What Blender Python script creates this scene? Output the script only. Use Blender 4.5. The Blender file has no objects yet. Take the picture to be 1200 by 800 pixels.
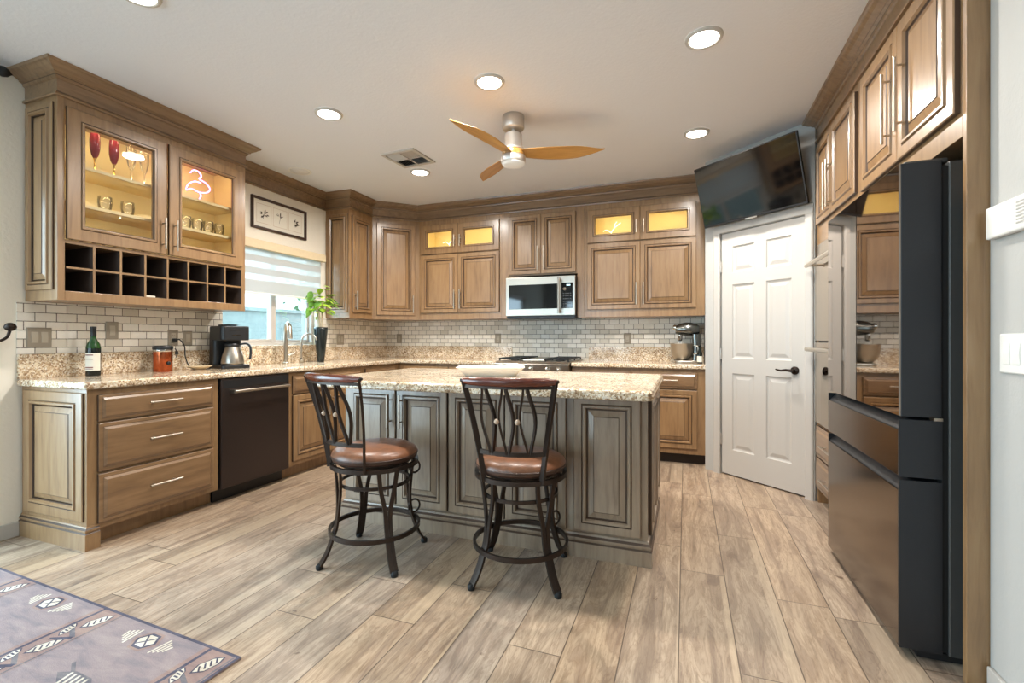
import bpy, bmesh, math, random
from mathutils import Matrix, Vector
PI = math.pi
C = bpy.context.scene.collection
sc = bpy.context.scene
random.seed(7)

# ------------------------------------------------------------------ camera, world, light, exposure
cam_data = bpy.data.cameras.new('camera')
cam = bpy.data.objects.new('camera', cam_data); C.objects.link(cam)
cam.location = (0, 0, 1.15)
cam.rotation_euler = (PI/2, 0, math.radians(20.218))
cam_data.sensor_width = 36.0
cam_data.lens = 551.6/1200*36
cam_data.shift_y = -3.4/1200
cam_data.clip_start = 0.02
sc.camera = cam
sc.view_settings.view_transform = 'Standard'
sc.view_settings.look = 'None'
sc.view_settings.gamma = 1.0
sc.view_settings.use_curve_mapping = False
sc.view_settings.exposure = 0.32
try:
    sc.cycles.max_bounces = 10; sc.cycles.diffuse_bounces = 5; sc.cycles.glossy_bounces = 4
    sc.cycles.transparent_max_bounces = 12; sc.cycles.caustics_reflective = False; sc.cycles.caustics_refractive = False
    sc.cycles.sample_clamp_indirect = 6.0
except Exception:
    pass

SKY_STRENGTH = 8.6
LAMP_W = 24.0          # each recessed ceiling lamp
CAB_W = 0.85            # lamps inside the glazed cabinets
CEIL = 2.705

world = bpy.data.worlds.new('sky'); sc.world = world; world.use_nodes = True
bg = world.node_tree.nodes['Background']
bg.inputs[0].default_value = (0.60, 0.84, 1.0, 1); bg.inputs[1].default_value = SKY_STRENGTH

def area_light(name, loc, rot, sx, sy, power, col, portal=False, shape='RECTANGLE', spread=180):
    d = bpy.data.lights.new(name, 'AREA'); d.shape = shape; d.size = sx; d.size_y = sy
    d.energy = power; d.color = col; d.spread = math.radians(spread)
    if portal: d.cycles.is_portal = True
    o = bpy.data.objects.new(name, d); C.objects.link(o); o.location = loc; o.rotation_euler = rot
    return o
# daylight portals in the two glazed openings of the room (patio opening on the left, unseen window added behind the camera)
area_light('patio_portal', (-3.80, -0.02, 1.07), (0, -PI/2, 0), 2.14, 2.76, 1, (1, 1, 1), portal=True)
area_light('rear_portal', (-2.3, -3.12, 1.4), (PI/2, 0, 0), 1.6, 1.6, 1, (1, 1, 1), portal=True)
area_light('window_portal', (-3.79, 3.43, 1.32), (0, -PI/2, 0), 0.46, 1.1, 1, (1, 1, 1), portal=True)

# ------------------------------------------------------------------ materials
def s2l(c):
    return tuple(((x/255)/12.92 if x/255 <= 0.04045 else ((x/255+0.055)/1.055)**2.4) for x in c)
class NT:
    def __init__(s, name):
        s.m = bpy.data.materials.new(name); s.m.use_nodes = True
        s.t = s.m.node_tree; s.b = s.t.nodes['Principled BSDF']
    def n(s, typ, **kw):
        nd = s.t.nodes.new('ShaderNode'+typ)
        for k, v in kw.items(): setattr(nd, k, v)
        return nd
    def l(s, a, b): s.t.links.new(a, b)
    def math(s, op, a, b=None, c=None):
        nd = s.n('Math', operation=op)
        for i, x in enumerate((a, b, c)):
            if x is None: continue
            if isinstance(x, (int, float)): nd.inputs[i].default_value = x
            else: s.l(x, nd.inputs[i])
        return nd.outputs[0]
    def ramp(s, fac, stops, interp='LINEAR'):
        nd = s.n('ValToRGB'); r = nd.color_ramp; r.interpolation = interp
        while len(r.elements) < len(stops): r.elements.new(0.5)
        for e, (p, c) in zip(r.elements, stops): e.position = p; e.color = (*c, 1)
        s.l(fac, nd.inputs[0]); return nd.outputs[0]
    def mix(s, fac, a, b, blend='MIX'):
        nd = s.n('Mix', data_type='RGBA', blend_type=blend)
        for i, x in ((0, fac), (6, a), (7, b)):
            if isinstance(x, (int, float)): nd.inputs[i].default_value = x
            elif isinstance(x, tuple): nd.inputs[i].default_value = (*x, 1)
            else: s.l(x, nd.inputs[i])
        return nd.outputs[2]
    def noise(s, vec, scale, detail=3, rough=0.5, dist=0.0):
        nd = s.n('TexNoise'); nd.inputs['Scale'].default_value = scale; nd.inputs['Detail'].default_value = detail
        nd.inputs['Roughness'].default_value = rough; nd.inputs['Distortion'].default_value = dist
        if vec is not None: s.l(vec, nd.inputs['Vector'])
        return nd.outputs['Fac']
    def mapv(s, vec, scale=(1,1,1), loc=(0,0,0)):
        nd = s.n('Mapping'); nd.inputs['Scale'].default_value = scale; nd.inputs['Location'].default_value = loc
        s.l(vec, nd.inputs['Vector']); return nd.outputs[0]
    def coord(s, out='Object'): return s.n('TexCoord').outputs[out]
    def pos(s): return s.n('NewGeometry').outputs['Position']
    def bump(s, h, strength=0.2, dist=0.01):
        nd = s.n('Bump'); nd.inputs['Strength'].default_value = strength; nd.inputs['Distance'].default_value = dist
        s.l(h, nd.inputs['Height']); s.l(nd.outputs[0], s.b.inputs['Normal'])
    def set(s, **kw):
        for k, v in kw.items():
            i = s.b.inputs[k.replace('_', ' ')]
            if isinstance(v, (int, float)): i.default_value = v
            elif isinstance(v, tuple): i.default_value = (*v, 1) if len(v) == 3 else v
            else: s.l(v, i)
        return s
M = {}
def plain(name, rgb, rough=0.5, metal=0.0, spec=0.5, **kw):
    t = NT(name); t.set(Base_Color=s2l(rgb), Roughness=rough, Metallic=metal)
    t.b.inputs['Specular IOR Level'].default_value = spec
    t.set(**kw); M[name] = t.m; return t
def emit(name, rgb, strength):
    t = NT(name); t.set(Base_Color=s2l(rgb), Emission_Color=s2l(rgb), Emission_Strength=strength); M[name] = t.m
def noisy(name, rgb, var, scale, rough=0.5, metal=0.0, bump=0.0, stretch=(1,1,1)):
    t = NT(name); v = t.mapv(t.coord(), stretch); f = t.noise(v, scale, 4, 0.6)
    a = s2l(tuple(max(0, c*(1-var)) for c in rgb)); b = s2l(tuple(min(255, c*(1+var)) for c in rgb))
    t.set(Base_Color=t.ramp(f, [(0.3, a), (0.7, b)]), Roughness=rough, Metallic=metal)
    if bump: t.bump(f, bump, 0.004)
    M[name] = t.m; return t
def wood(name, dark, mid, light, stretch, rough=0.38, coat=0.6):
    t = NT(name); oc = t.coord(); rnd = t.n('ObjectInfo').outputs['Random']
    off = t.n('CombineXYZ'); t.l(t.math('MULTIPLY', rnd, 7.3), off.inputs[0]); t.l(t.math('MULTIPLY', rnd, 3.1), off.inputs[1]); t.l(t.math('MULTIPLY', rnd, 5.7), off.inputs[2])
    add = t.n('VectorMath', operation='ADD'); t.l(oc, add.inputs[0]); t.l(off.outputs[0], add.inputs[1])
    g = t.noise(t.mapv(add.outputs[0], stretch), 11, 5, 0.55, 0.4)
    blot = t.noise(t.mapv(add.outputs[0], tuple(0.35*s+0.5 for s in stretch)), 2.6, 3, 0.55)
    c = t.ramp(g, [(0.25, s2l(dark)), (0.48, s2l(mid)), (0.78, s2l(light))])
    c = t.mix(t.math('MULTIPLY', t.math('SUBTRACT', blot, 0.38), 0.8), c, s2l(dark))
    tone = t.math('ADD', 0.93, t.math('MULTIPLY', rnd, 0.14))
    hsv = t.n('HueSaturation'); t.l(c, hsv.inputs['Color']); t.l(tone, hsv.inputs['Value'])
    t.set(Base_Color=hsv.outputs[0], Roughness=rough); t.b.inputs['Coat Weight'].default_value = coat; t.b.inputs['Coat Roughness'].default_value = 0.22
    t.bump(g, 0.03, 0.002)
    M[name] = t.m; return t
VERT, HORX, HORY = (3, 3, 0.35), (0.35, 3, 3), (3, 0.35, 3)
wood('maple', (124, 94, 64), (147, 114, 78), (161, 129, 91), VERT)
wood('maple_across', (110, 83, 58), (130, 100, 69), (146, 115, 83), HORX)
wood('maple_crown', (112, 87, 62), (134, 106, 77), (150, 121, 90), HORX)
wood('island_maple', (124, 104, 85), (149, 128, 106), (167, 146, 122), VERT, 0.30, 1.0)
wood('walnut_rail', (66, 26, 14), (98, 42, 24), (128, 60, 36), HORX, 0.22, 0.6)
wood('blade_wood', (150, 104, 44), (182, 132, 64), (205, 154, 84), HORX, 0.32, 0.3)
plain('glaze', (72, 53, 39), 0.5)
plain('interior', (226, 206, 160), 0.6)
plain('rack_back_shaded', (28, 42, 78), 0.8); plain('rack_side_shaded', (74, 62, 56), 0.8)  # wine rack insides: depth shadow of the cubbies put into dark navy and brown
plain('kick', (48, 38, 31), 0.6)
def wallpaint(name, rgb):
    t = NT(name); f = t.noise(t.pos(), 55, 4, 0.6); t.set(Base_Color=s2l(rgb), Roughness=0.75); t.bump(f, 0.25, 0.006); M[name] = t.m
wallpaint('wall_cream', (236, 229, 214)); wallpaint('wall_white', (180, 179, 175)); wallpaint('ceiling_white', (228, 230, 235))
plain('white_paint', (188, 184, 178), 0.4); plain('nickel', (196, 186, 172), 0.3, 1.0)
plain('brushed_nickel', (206, 202, 196), 0.42, 0.9); plain('steel', (182, 174, 162), 0.3, 1.0); plain('chrome', (214, 212, 208), 0.08, 1.0)
plain('black_plastic', (26, 27, 29), 0.4); plain('black_iron', (20, 19, 19), 0.55); plain('bronze', (44, 33, 27), 0.35, 0.7)
plain('iron', (62, 52, 46), 0.36, 0.75); plain('dark_slate', (54, 55, 58), 0.42, 0.6); plain('fridge_side', (92, 92, 90), 0.45, 0.6)
plain('rubber', (16, 16, 16), 0.7); plain('white_plastic', (232, 230, 224), 0.35); plain('stone_plate', (150, 140, 124), 0.6); plain('stone_rocker', (176, 166, 148), 0.55)
plain('mirror_black', (160, 148, 138), 0.03, 1.0); plain('black_steel', (122, 112, 104), 0.16, 1.0); plain('black_appliance', (78, 70, 68), 0.3, 0.85)
plain('oven_glass', (176, 160, 140), 0.03, 1.0)
plain('screen', (6, 6, 7), 0.06, 0.0, 0.9); plain('dark_glass', (14, 16, 18), 0.05, 0.0, 0.7)
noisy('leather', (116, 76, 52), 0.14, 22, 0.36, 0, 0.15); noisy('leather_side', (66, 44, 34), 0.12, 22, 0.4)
plain('copper', (186, 98, 62), 0.2, 1.0); plain('wine_green', (30, 66, 26), 0.1); plain('wine_dark', (18, 24, 20), 0.12)
plain('paper', (226, 220, 206), 0.7); plain('label_ink', (120, 52, 46), 0.7); plain('ceramic', (238, 236, 230), 0.25)
plain('pewter', (112, 112, 108), 0.22, 0.9); plain('frame_brown', (58, 36, 24), 0.4); plain('ink', (70, 60, 48), 0.8)
plain('vase_black', (30, 36, 36), 0.15); plain('stem', (196, 178, 150), 0.6)
noisy('leaf', (176, 206, 72), 0.22, 9, 0.45); noisy('leaf_dark', (96, 142, 62), 0.3, 9, 0.45)
plain('blind_white', (238, 236, 230), 0.7); plain('vinyl', (196, 186, 178), 0.5); plain('bead_tan', (190, 164, 140), 0.3)
noisy('garden_stucco', (104, 108, 104), 0.05, 8, 0.8); plain('garden_white', (190, 196, 196), 0.8); noisy('soil', (110, 102, 88), 0.2, 5, 0.9)
plain('tree_green', (62, 92, 58), 0.7)
plain('goblet_red', (120, 24, 40), 0.08); plain('gold', (214, 176, 96), 0.2, 1.0)
emit('lamp_lens', (255, 250, 240), 14.0); emit('fan_lens', (225, 225, 222), 0.08); emit('neon_pink', (255, 120, 200), 5.0); emit('led_warm', (255, 214, 130), 6.0)
emit('twig_glow', (255, 240, 215), 1.6); emit('display', (190, 220, 230), 1.0)  # twig ornaments get a glow of their own though they are no lamps
def glass(name, tint, fmin=0.03, amt=1.0):
    t = NT(name); nt = t.t; tr = t.n('BsdfTransparent'); tr.inputs[0].default_value = (*tint, 1)
    gl = t.n('BsdfGlossy'); gl.inputs['Roughness'].default_value = 0.02
    fr = t.n('Fresnel'); fr.inputs[0].default_value = 1.45
    mx = t.n('MixShader'); t.l(t.math('MULTIPLY_ADD', fr.outputs[0], amt, fmin), mx.inputs[0]); t.l(tr.outputs[0], mx.inputs[1]); t.l(gl.outputs[0], mx.inputs[2])
    t.l(mx.outputs[0], nt.nodes['Material Output'].inputs[0]); M[name] = t.m
glass('pane', (0.97, 0.98, 0.98)); glass('tumbler', (0.985, 0.985, 0.98), 0.05, 0.8); glass('window_glass', (0.90, 0.97, 0.97), 0.02, 0.25)
def sheer(name, rgb, transp, transl):
    t = NT(name); nt = t.t; d = t.n('BsdfDiffuse'); d.inputs[0].default_value = (*s2l(rgb), 1)
    tl = t.n('BsdfTranslucent'); tl.inputs[0].default_value = (*s2l(rgb), 1); tp = t.n('BsdfTransparent')
    m1 = t.n('MixShader'); m1.inputs[0].default_value = transl; t.l(d.outputs[0], m1.inputs[1]); t.l(tl.outputs[0], m1.inputs[2])
    m2 = t.n('MixShader'); m2.inputs[0].default_value = transp; t.l(m1.outputs[0], m2.inputs[1]); t.l(tp.outputs[0], m2.inputs[2])
    t.l(m2.outputs[0], nt.nodes['Material Output'].inputs[0]); M[name] = t.m
sheer('blind_band', (188, 186, 182), 0.0, 0.16); sheer('blind_sheer', (205, 208, 206), 0.22, 0.35)

def granite():
    t = NT('granite'); p = t.pos()
    v = t.n('TexVoronoi'); v.inputs['Scale'].default_value = 120; t.l(p, v.inputs['Vector'])
    sep = t.n('SeparateColor'); t.l(v.outputs['Color'], sep.inputs[0])
    cloud = t.noise(p, 7, 4, 0.6, 0.8); speck = t.noise(p, 95, 3, 0.7); fine = t.noise(p, 220, 2, 0.6)
    f = t.math('ADD', t.math('MULTIPLY', sep.outputs[0], 0.45), t.math('ADD', t.math('MULTIPLY', cloud, 0.35), t.math('MULTIPLY', speck, 0.3)))
    col = t.ramp(f, [(0.22, s2l((88, 68, 54))), (0.36, s2l((160, 130, 100))), (0.50, s2l((208, 182, 148))), (0.62, s2l((232, 216, 188))), (0.8, s2l((246, 238, 224)))])
    dk = t.math('GREATER_THAN', t.math('ADD', fine, t.math('MULTIPLY', speck, 0.55)), 0.94)
    col = t.mix(t.math('MULTIPLY', dk, 0.85), col, s2l((46, 36, 32)))
    big = t.noise(p, 4.5, 5, 0.62, 1.2)
    col = t.mix(t.ramp(big, [(0.48, (0.0,)*3), (0.66, (0.42,)*3)]), col, s2l((128, 100, 72)))
    t.set(Base_Color=col, Roughness=0.12); M['granite'] = t.m
granite()
def tile(name, axis):
    t = NT(name); sp = t.n('SeparateXYZ'); t.l(t.pos(), sp.inputs[0])
    w, h, g = 0.1035, 0.0525, 0.0036
    row = t.math('FLOOR', t.math('DIVIDE', t.math('ADD', sp.outputs[2], 0.007), h))
    u = t.math('ADD', t.math('DIVIDE', sp.outputs[axis], w), t.math('MULTIPLY', row, 0.5))
    fx = t.math('FRACT', u); fy = t.math('FRACT', t.math('DIVIDE', t.math('ADD', sp.outputs[2], 0.007), h))
    def edge(fr, size):
        d = t.math('MULTIPLY', t.math('MINIMUM', fr, t.math('SUBTRACT', 1.0, fr)), size); return d
    d = t.math('MINIMUM', edge(fx, w), edge(fy, h))
    jit = t.math('MULTIPLY', t.math('SUBTRACT', t.noise(t.pos(), 60, 2), 0.5), 0.0022)
    d = t.math('ADD', d, jit)
    mr = t.n('MapRange'); mr.inputs[1].default_value = g*0.5-0.0006; mr.inputs[2].default_value = g*0.5+0.0008; t.l(d, mr.inputs[0]); mask = mr.outputs[0]
    idv = t.n('CombineXYZ'); t.l(t.math('FLOOR', u), idv.inputs[0]); t.l(row, idv.inputs[1])
    wn = t.n('TexWhiteNoise', noise_dimensions='2D'); t.l(idv.outputs[0], wn.inputs['Vector'])
    c = t.ramp(wn.outputs['Value'], [(0.0, s2l((206, 200, 186))), (0.3, s2l((234, 228, 216))), (0.65, s2l((243, 238, 227))), (1.0, s2l((248, 244, 236)))])
    c = t.mix(t.math('MULTIPLY', t.noise(t.pos(), 40, 4, 0.65), 0.25), c, s2l((205, 190, 164)))
    c = t.mix(mask, s2l((100, 86, 72)), c)
    t.set(Base_Color=c, Roughness=t.math('SUBTRACT', 0.8, t.math('MULTIPLY', mask, 0.35)))
    t.bump(mask, 0.6, 0.004); M[name] = t.m
tile('tile_y', 1); tile('tile_x', 0)
def floor_mat():
    t = NT('plank_floor'); sp = t.n('SeparateXYZ'); t.l(t.pos(), sp.inputs[0]); x, y = sp.outputs[0], sp.outputs[1]
    W, L = 0.2003, 1.22
    u = t.math('DIVIDE', t.math('ADD', x, 0.023+8*W), W); ix = t.math('FLOOR', u)
    w1 = t.n('TexWhiteNoise', noise_dimensions='1D'); t.l(ix, w1.inputs['W'])
    v = t.math('ADD', t.math('DIVIDE', y, L), t.math('MULTIPLY', w1.outputs['Value'], 3.0)); iy = t.math('FLOOR', v)
    fx, fy = t.math('FRACT', u), t.math('FRACT', v)
    d = t.math('MINIMUM', t.math('MULTIPLY', t.math('MINIMUM', fx, t.math('SUBTRACT', 1.0, fx)), W), t.math('MULTIPLY', t.math('MINIMUM', fy, t.math('SUBTRACT', 1.0, fy)), L))
    mr = t.n('MapRange'); mr.inputs[1].default_value = 0.0012; mr.inputs[2].default_value = 0.0026; t.l(d, mr.inputs[0]); mask = mr.outputs[0]
    idv = t.n('CombineXYZ'); t.l(ix, idv.inputs[0]); t.l(iy, idv.inputs[1])
    wn = t.n('TexWhiteNoise', noise_dimensions='2D'); t.l(idv.outputs[0], wn.inputs['Vector'])
    sh = t.n('VectorMath', operation='MULTIPLY_ADD'); t.l(wn.outputs['Color'], sh.inputs[0]); sh.inputs[1].default_value = (13, 17, 11); t.l(t.pos(), sh.inputs[2])
    gv = t.mapv(sh.outputs[0], (1.0, 0.10, 1.0))
    grain = t.noise(t.mapv(sh.outputs[0], (1.0, 0.10, 1.0)), 60, 8, 0.7, 1.2); broad = t.noise(t.mapv(sh.outputs[0], (1.0, 0.17, 1.0)), 9, 7, 0.64, 1.3)
    knots = t.noise(t.mapv(sh.outputs[0], (1.0, 0.4, 1.0)), 6.5, 3, 0.6, 0.5)
    c = t.ramp(broad, [(0.27, s2l((103, 88, 78))), (0.38, s2l((144, 126, 110))), (0.50, s2l((170, 151, 131))), (0.64, s2l((182, 163, 142))), (0.78, s2l((198, 182, 163)))])
    c = t.mix(t.ramp(grain, [(0.35, (0.62,)*3), (0.55, (0.0,)*3)]), c, s2l((122, 102, 83)))
    c = t.mix(t.ramp(knots, [(0.70, (0.0,)*3), (0.80, (0.7,)*3)]), c, s2l((104, 82, 64)))
    fig = t.math('PINGPONG', t.math('MULTIPLY', broad, 11.0), 0.5)
    c = t.mix(t.ramp(fig, [(0.02, (0.42,)*3), (0.20, (0.0,)*3)]), c, s2l((120, 98, 80)))
    streak = t.noise(t.mapv(sh.outputs[0], (1.0, 0.05, 1.0)), 17, 4, 0.55, 0.5)
    c = t.mix(t.ramp(streak, [(0.57, (0.0,)*3), (0.68, (0.6,)*3)]), c, s2l((112, 94, 80)))
    spot = t.noise(t.mapv(sh.outputs[0], (1.0, 0.45, 1.0)), 16, 3, 0.6, 1.5)
    c = t.mix(t.ramp(spot, [(0.70, (0.0,)*3), (0.76, (0.8,)*3)]), c, s2l((92, 70, 54)))
    half = t.math('GREATER_THAN', fx, t.math('ADD', 0.35, t.math('MULTIPLY', wn.outputs['Value'], 1.3)))
    c = t.mix(t.math('MULTIPLY', half, 0.35), c, s2l((208, 188, 162)))
    hsv = t.n('HueSaturation'); t.l(c, hsv.inputs['Color'])
    t.l(t.math('ADD', 0.84, t.math('MULTIPLY', wn.outputs['Value'], 0.34)), hsv.inputs['Value']); t.l(t.math('ADD', 0.9, t.math('MULTIPLY', w1.outputs['Value'], 0.3)), hsv.inputs['Saturation'])
    c = t.mix(mask, s2l((86, 70, 56)), hsv.outputs[0])
    t.set(Base_Color=c, Roughness=t.math('ADD', 0.30, t.math('MULTIPLY', grain, 0.2)))
    t.bump(t.math('ADD', mask, t.math('MULTIPLY', grain, 0.15)), 0.25, 0.003); M['plank_floor'] = t.m
floor_mat()
def rug_mat(name, a, b, cc):
    t = NT(name); p = t.coord(); f = t.noise(t.mapv(p, (1.2, 4, 1)), 5, 5, 0.65, 0.6); w = t.noise(p, 260, 2, 0.7)
    c = t.ramp(f, [(0.32, s2l(a)), (0.5, s2l(b)), (0.68, s2l(cc))]); c = t.mix(t.math('MULTIPLY', w, 0.35), c, s2l((84, 76, 80)))
    t.set(Base_Color=c, Roughness=0.95); t.bump(w, 0.5, 0.003); t.b.inputs['Specular IOR Level'].default_value = 0.1; M[name] = t.m
rug_mat('rug_field', (128, 120, 124), (148, 134, 134), (160, 146, 142)); rug_mat('rug_blue', (92, 92, 100), (116, 112, 116), (138, 132, 130))
rug_mat('rug_cream', (196, 184, 164), (214, 206, 190), (226, 220, 210)); rug_mat('rug_dark', (66, 64, 76), (84, 84, 98), (100, 98, 110)); rug_mat('rug_rust', (134, 112, 108), (152, 128, 120), (164, 142, 130))

# ------------------------------------------------------------------ mesh builder
def rectring(x0, x1, z0, z1, y): return [(x0, y, z0), (x1, y, z0), (x1, y, z1), (x0, y, z1)]
class MB:
    def __init__(s, M=None): s.v = []; s.f = []; s.mi = []; s.sm = []; s.M = M
    def add(s, vs, fs, mi=0, smooth=False):
        o = len(s.v)
        for p in vs: s.v.append(s.M @ Vector(p) if s.M is not None else Vector(p))
        for k, f in enumerate(fs):
            s.f.append([i+o for i in f]); s.mi.append(mi[k] if isinstance(mi, list) else mi); s.sm.append(smooth)
        return s
    def box(s, x0, x1, y0, y1, z0, z1, mi=0):
        vs = [(x, y, z) for x in (x0, x1) for y in (y0, y1) for z in (z0, z1)]
        return s.add(vs, [(0,1,3,2), (4,6,7,5), (0,4,5,1), (2,3,7,6), (0,2,6,4), (1,5,7,3)], mi)
    def prism(s, poly, z0, z1, mi=0):
        n = len(poly); vs = [(x, y, z0) for x, y in poly]+[(x, y, z1) for x, y in poly]
        return s.add(vs, [tuple(range(n))[::-1], tuple(range(n, 2*n))]+[(i, (i+1) % n, n+(i+1) % n, n+i) for i in range(n)], mi)
    def prismx(s, poly, x0, x1, mi=0):            # poly of (y, z)
        n = len(poly); vs = [(x0, y, z) for y, z in poly]+[(x1, y, z) for y, z in poly]
        return s.add(vs, [tuple(range(n))[::-1], tuple(range(n, 2*n))]+[(i, (i+1) % n, n+(i+1) % n, n+i) for i in range(n)], mi)
    def prismy(s, poly, y0, y1, mi=0):            # poly of (x, z)
        n = len(poly); vs = [(x, y0, z) for x, z in poly]+[(x, y1, z) for x, z in poly]
        return s.add(vs, [tuple(range(n))[::-1], tuple(range(n, 2*n))]+[(i, (i+1) % n, n+(i+1) % n, n+i) for i in range(n)], mi)
    def loft(s, rings, mi=0, caps=(True, True), smooth=False, closed=True):
        n = len(rings[0]); vs = [p for r in rings for p in r]; fs = []; ms = []
        for k in range(len(rings)-1):
            for i in range(n if closed else n-1):
                fs.append((k*n+i, k*n+(i+1) % n, (k+1)*n+(i+1) % n, (k+1)*n+i)); ms.append(mi[k] if isinstance(mi, list) else mi)
        s.add(vs, fs, ms, smooth)
        if closed and caps[0]: s.add(rings[0], [tuple(range(n))[::-1]], mi[0] if isinstance(mi, list) else mi)
        if closed and caps[1]: s.add(rings[-1], [tuple(range(n))], mi[-1] if isinstance(mi, list) else mi)
        return s
    def lathe(s, prof, c=(0, 0, 0), seg=28, mi=0, smooth=True, axis='z', caps=(True, True)):
        rings = []
        for r, z in prof:
            ring = []
            for i in range(seg):
                a = 2*PI*i/seg; p = (r*math.cos(a), r*math.sin(a), z)
                if axis == 'x': p = (z, p[0], p[1])
                elif axis == 'y': p = (p[0], z, p[1])
                ring.append((p[0]+c[0], p[1]+c[1], p[2]+c[2]))
            rings.append(ring)
        return s.loft(rings, mi, caps, smooth)
    def tube(s, pts, r, seg=10, mi=0, closed=False, smooth=True, sect=None):
        pts = [Vector(p) for p in pts]; n = len(pts); rings = []; up = None
        for i in range(n):
            if closed: t = (pts[(i+1) % n]-pts[i-1]).normalized()
            else: t = (pts[min(i+1, n-1)]-pts[max(i-1, 0)]).normalized()
            if up is None:
                up = Vector((0, 0, 1)) if abs(t.z) < 0.9 else Vector((1, 0, 0))
                if sect and len(sect) == 3: up = Vector(sect[2])
            up = (up-t*up.dot(t))
            up = up.normalized() if up.length > 1e-6 else t.orthogonal().normalized(); sd = t.cross(up)
            rr = r[i] if isinstance(r, (list, tuple)) else r
            if sect:
                w, h = sect[0]/2, sect[1]/2
                rings.append([tuple(pts[i]+sd*a*w+up*b*h) for a, b in ((-1,-1), (1,-1), (1,1), (-1,1))])
            else: rings.append([tuple(pts[i]+sd*math.cos(2*PI*k/seg)*rr+up*math.sin(2*PI*k/seg)*rr) for k in range(seg)])
        if closed: rings.append(rings[0])
        return s.loft(rings, mi, (not closed, not closed), smooth and not sect)
    def sweep(s, path, prof, mi=0, closed_ends=True, dark=()):   # path 2D, profile (out, z) with out to the right of travel
        n = len(path); P = [Vector(p) for p in path]; rings = []
        for i in range(n):
            d0 = (P[i]-P[i-1]).normalized() if i > 0 else None; d1 = (P[i+1]-P[i]).normalized() if i < n-1 else None
            if d0 is None: d0 = d1
            if d1 is None: d1 = d0
            n0 = Vector((d0.y, -d0.x)); n1 = Vector((d1.y, -d1.x)); m = (n0+n1).normalized(); k = 1/max(0.3, m.dot(n0))
            rings.append([(P[i].x+m.x*o*k, P[i].y+m.y*o*k, z) for o, z in prof])
        k0 = len(s.mi); s.loft(rings, mi, (closed_ends, closed_ends))
        for j in range(k0, k0+len(prof)*(n-1)):
            if (j-k0) % len(prof) in dark: s.mi[j] = 1
        return s
    def ball(s, c, r, mi=0, seg=16, sz=None):
        rings = 9; prof = [(max(1e-4, r*math.sin(PI*k/rings)), -(sz or r)*math.cos(PI*k/rings)) for k in range(rings+1)]
        return s.lathe(prof, c, seg, mi)
    def build(s, name, mats, parent=None, bevel=0.0, bseg=2, world=False):
        me = bpy.data.meshes.new(name); vs = s.v
        if parent is not None and world:
            inv = wm(parent).inverted(); vs = [inv @ v for v in vs]
        me.from_pydata([tuple(v) for v in vs], [], s.f)
        for m in (mats if isinstance(mats, (list, tuple)) else [mats]): me.materials.append(M[m])
        me.polygons.foreach_set('material_index', s.mi); me.polygons.foreach_set('use_smooth', s.sm)
        bm = bmesh.new(); bm.from_mesh(me); bmesh.ops.recalc_face_normals(bm, faces=bm.faces); bm.to_mesh(me); bm.free()
        o = bpy.data.objects.new(name, me); C.objects.link(o)
        if parent is not None: o.parent = parent
        if bevel:
            b = o.modifiers.new('bevel', 'BEVEL'); b.width = bevel; b.segments = bseg; b.limit_method = 'ANGLE'; b.angle_limit = math.radians(40)
        return o
def wm(o):
    m = Matrix.LocRotScale(o.location, o.rotation_euler, o.scale)
    return wm(o.parent) @ m if o.parent else m
def tag(o, label, cat, group=None):
    o['label'] = label; o['category'] = cat
    if group: o['group'] = group
    return o
def thing(name, label, cat, loc=(0, 0, 0), rz=0.0, group=None):
    o = bpy.data.objects.new(name, None); C.objects.link(o); o.location = loc; o.rotation_euler = (0, 0, rz); o.empty_display_size = 0.1
    return tag(o, label, cat, group)
def struct(o): o['kind'] = 'structure'; return o
def dup(root, loc, rz, label, group=None):
    r = root.copy(); C.objects.link(r); r.location = loc; r.rotation_euler = (0, 0, rz); r['label'] = label
    if group: r['group'] = group
    for ch in list(root.children):
        c = ch.copy(); C.objects.link(c); c.parent = r
        for g in list(ch.children):
            d = g.copy(); C.objects.link(d); d.parent = c
    return r
def circ(r, z, n=48, c=(0, 0)): return [(c[0]+r*math.cos(2*PI*i/n), c[1]+r*math.sin(2*PI*i/n), z) for i in range(n)]
# ------------------------------------------------------------------ the room
def hole_wall(mb, a0, a1, z0, z1, holes, place, th):
    """wall from a0..a1 along its length with rectangular holes (h0,h1,k0,k1); place(a0,a1,z0,z1) adds a box"""
    xs = sorted({a0, a1, *[h for ho in holes for h in ho[:2]]})
    for i in range(len(xs)-1):
        c0, c1 = xs[i], xs[i+1]; zz = [(z0, z1)]
        for h0, h1, k0, k1 in holes:
            if c0 >= h0-1e-6 and c1 <= h1+1e-6:
                zz = [(z0, k0), (k1, z1)]
        for q0, q1 in zz:
            if q1-q0 > 1e-4: place(c0, c1, q0, q1)
LW, BW, RW = -3.66, 5.18, 0.935
b = MB().box(-3.9, 1.75, -3.2, 5.4, -0.1, 0.0); struct(b.build('floor', 'plank_floor'))
b = MB().box(-3.9, 1.75, -3.2, 5.4, CEIL, CEIL+0.1); struct(b.build('ceiling', 'ceiling_white'))
b = MB(); hole_wall(b, -3.2, 5.4, 0, CEIL, [(-1.4, 1.36, 0.0, 2.14), (2.875, 3.985, 1.085, 2.03)], lambda a, c, p, q: b.box(LW-0.15, LW, a, c, p, q), 0.15)
struct(b.build('wall_left', 'wall_cream'))
b = MB().box(LW, 1.7, BW, BW+0.15, 0, CEIL); struct(b.build('wall_back', 'wall_white'))
b = MB().box(0.18, 0.28, 4.49, BW, 0, CEIL); struct(b.build('wall_pantry', 'wall_white'))
b = MB().box(RW, RW+0.15, -3.05, 1.983, 0, CEIL).box(RW+0.15, 1.56, 1.883, 1.983, 0, CEIL); struct(b.build('wall_right', 'wall_white'))
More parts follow.
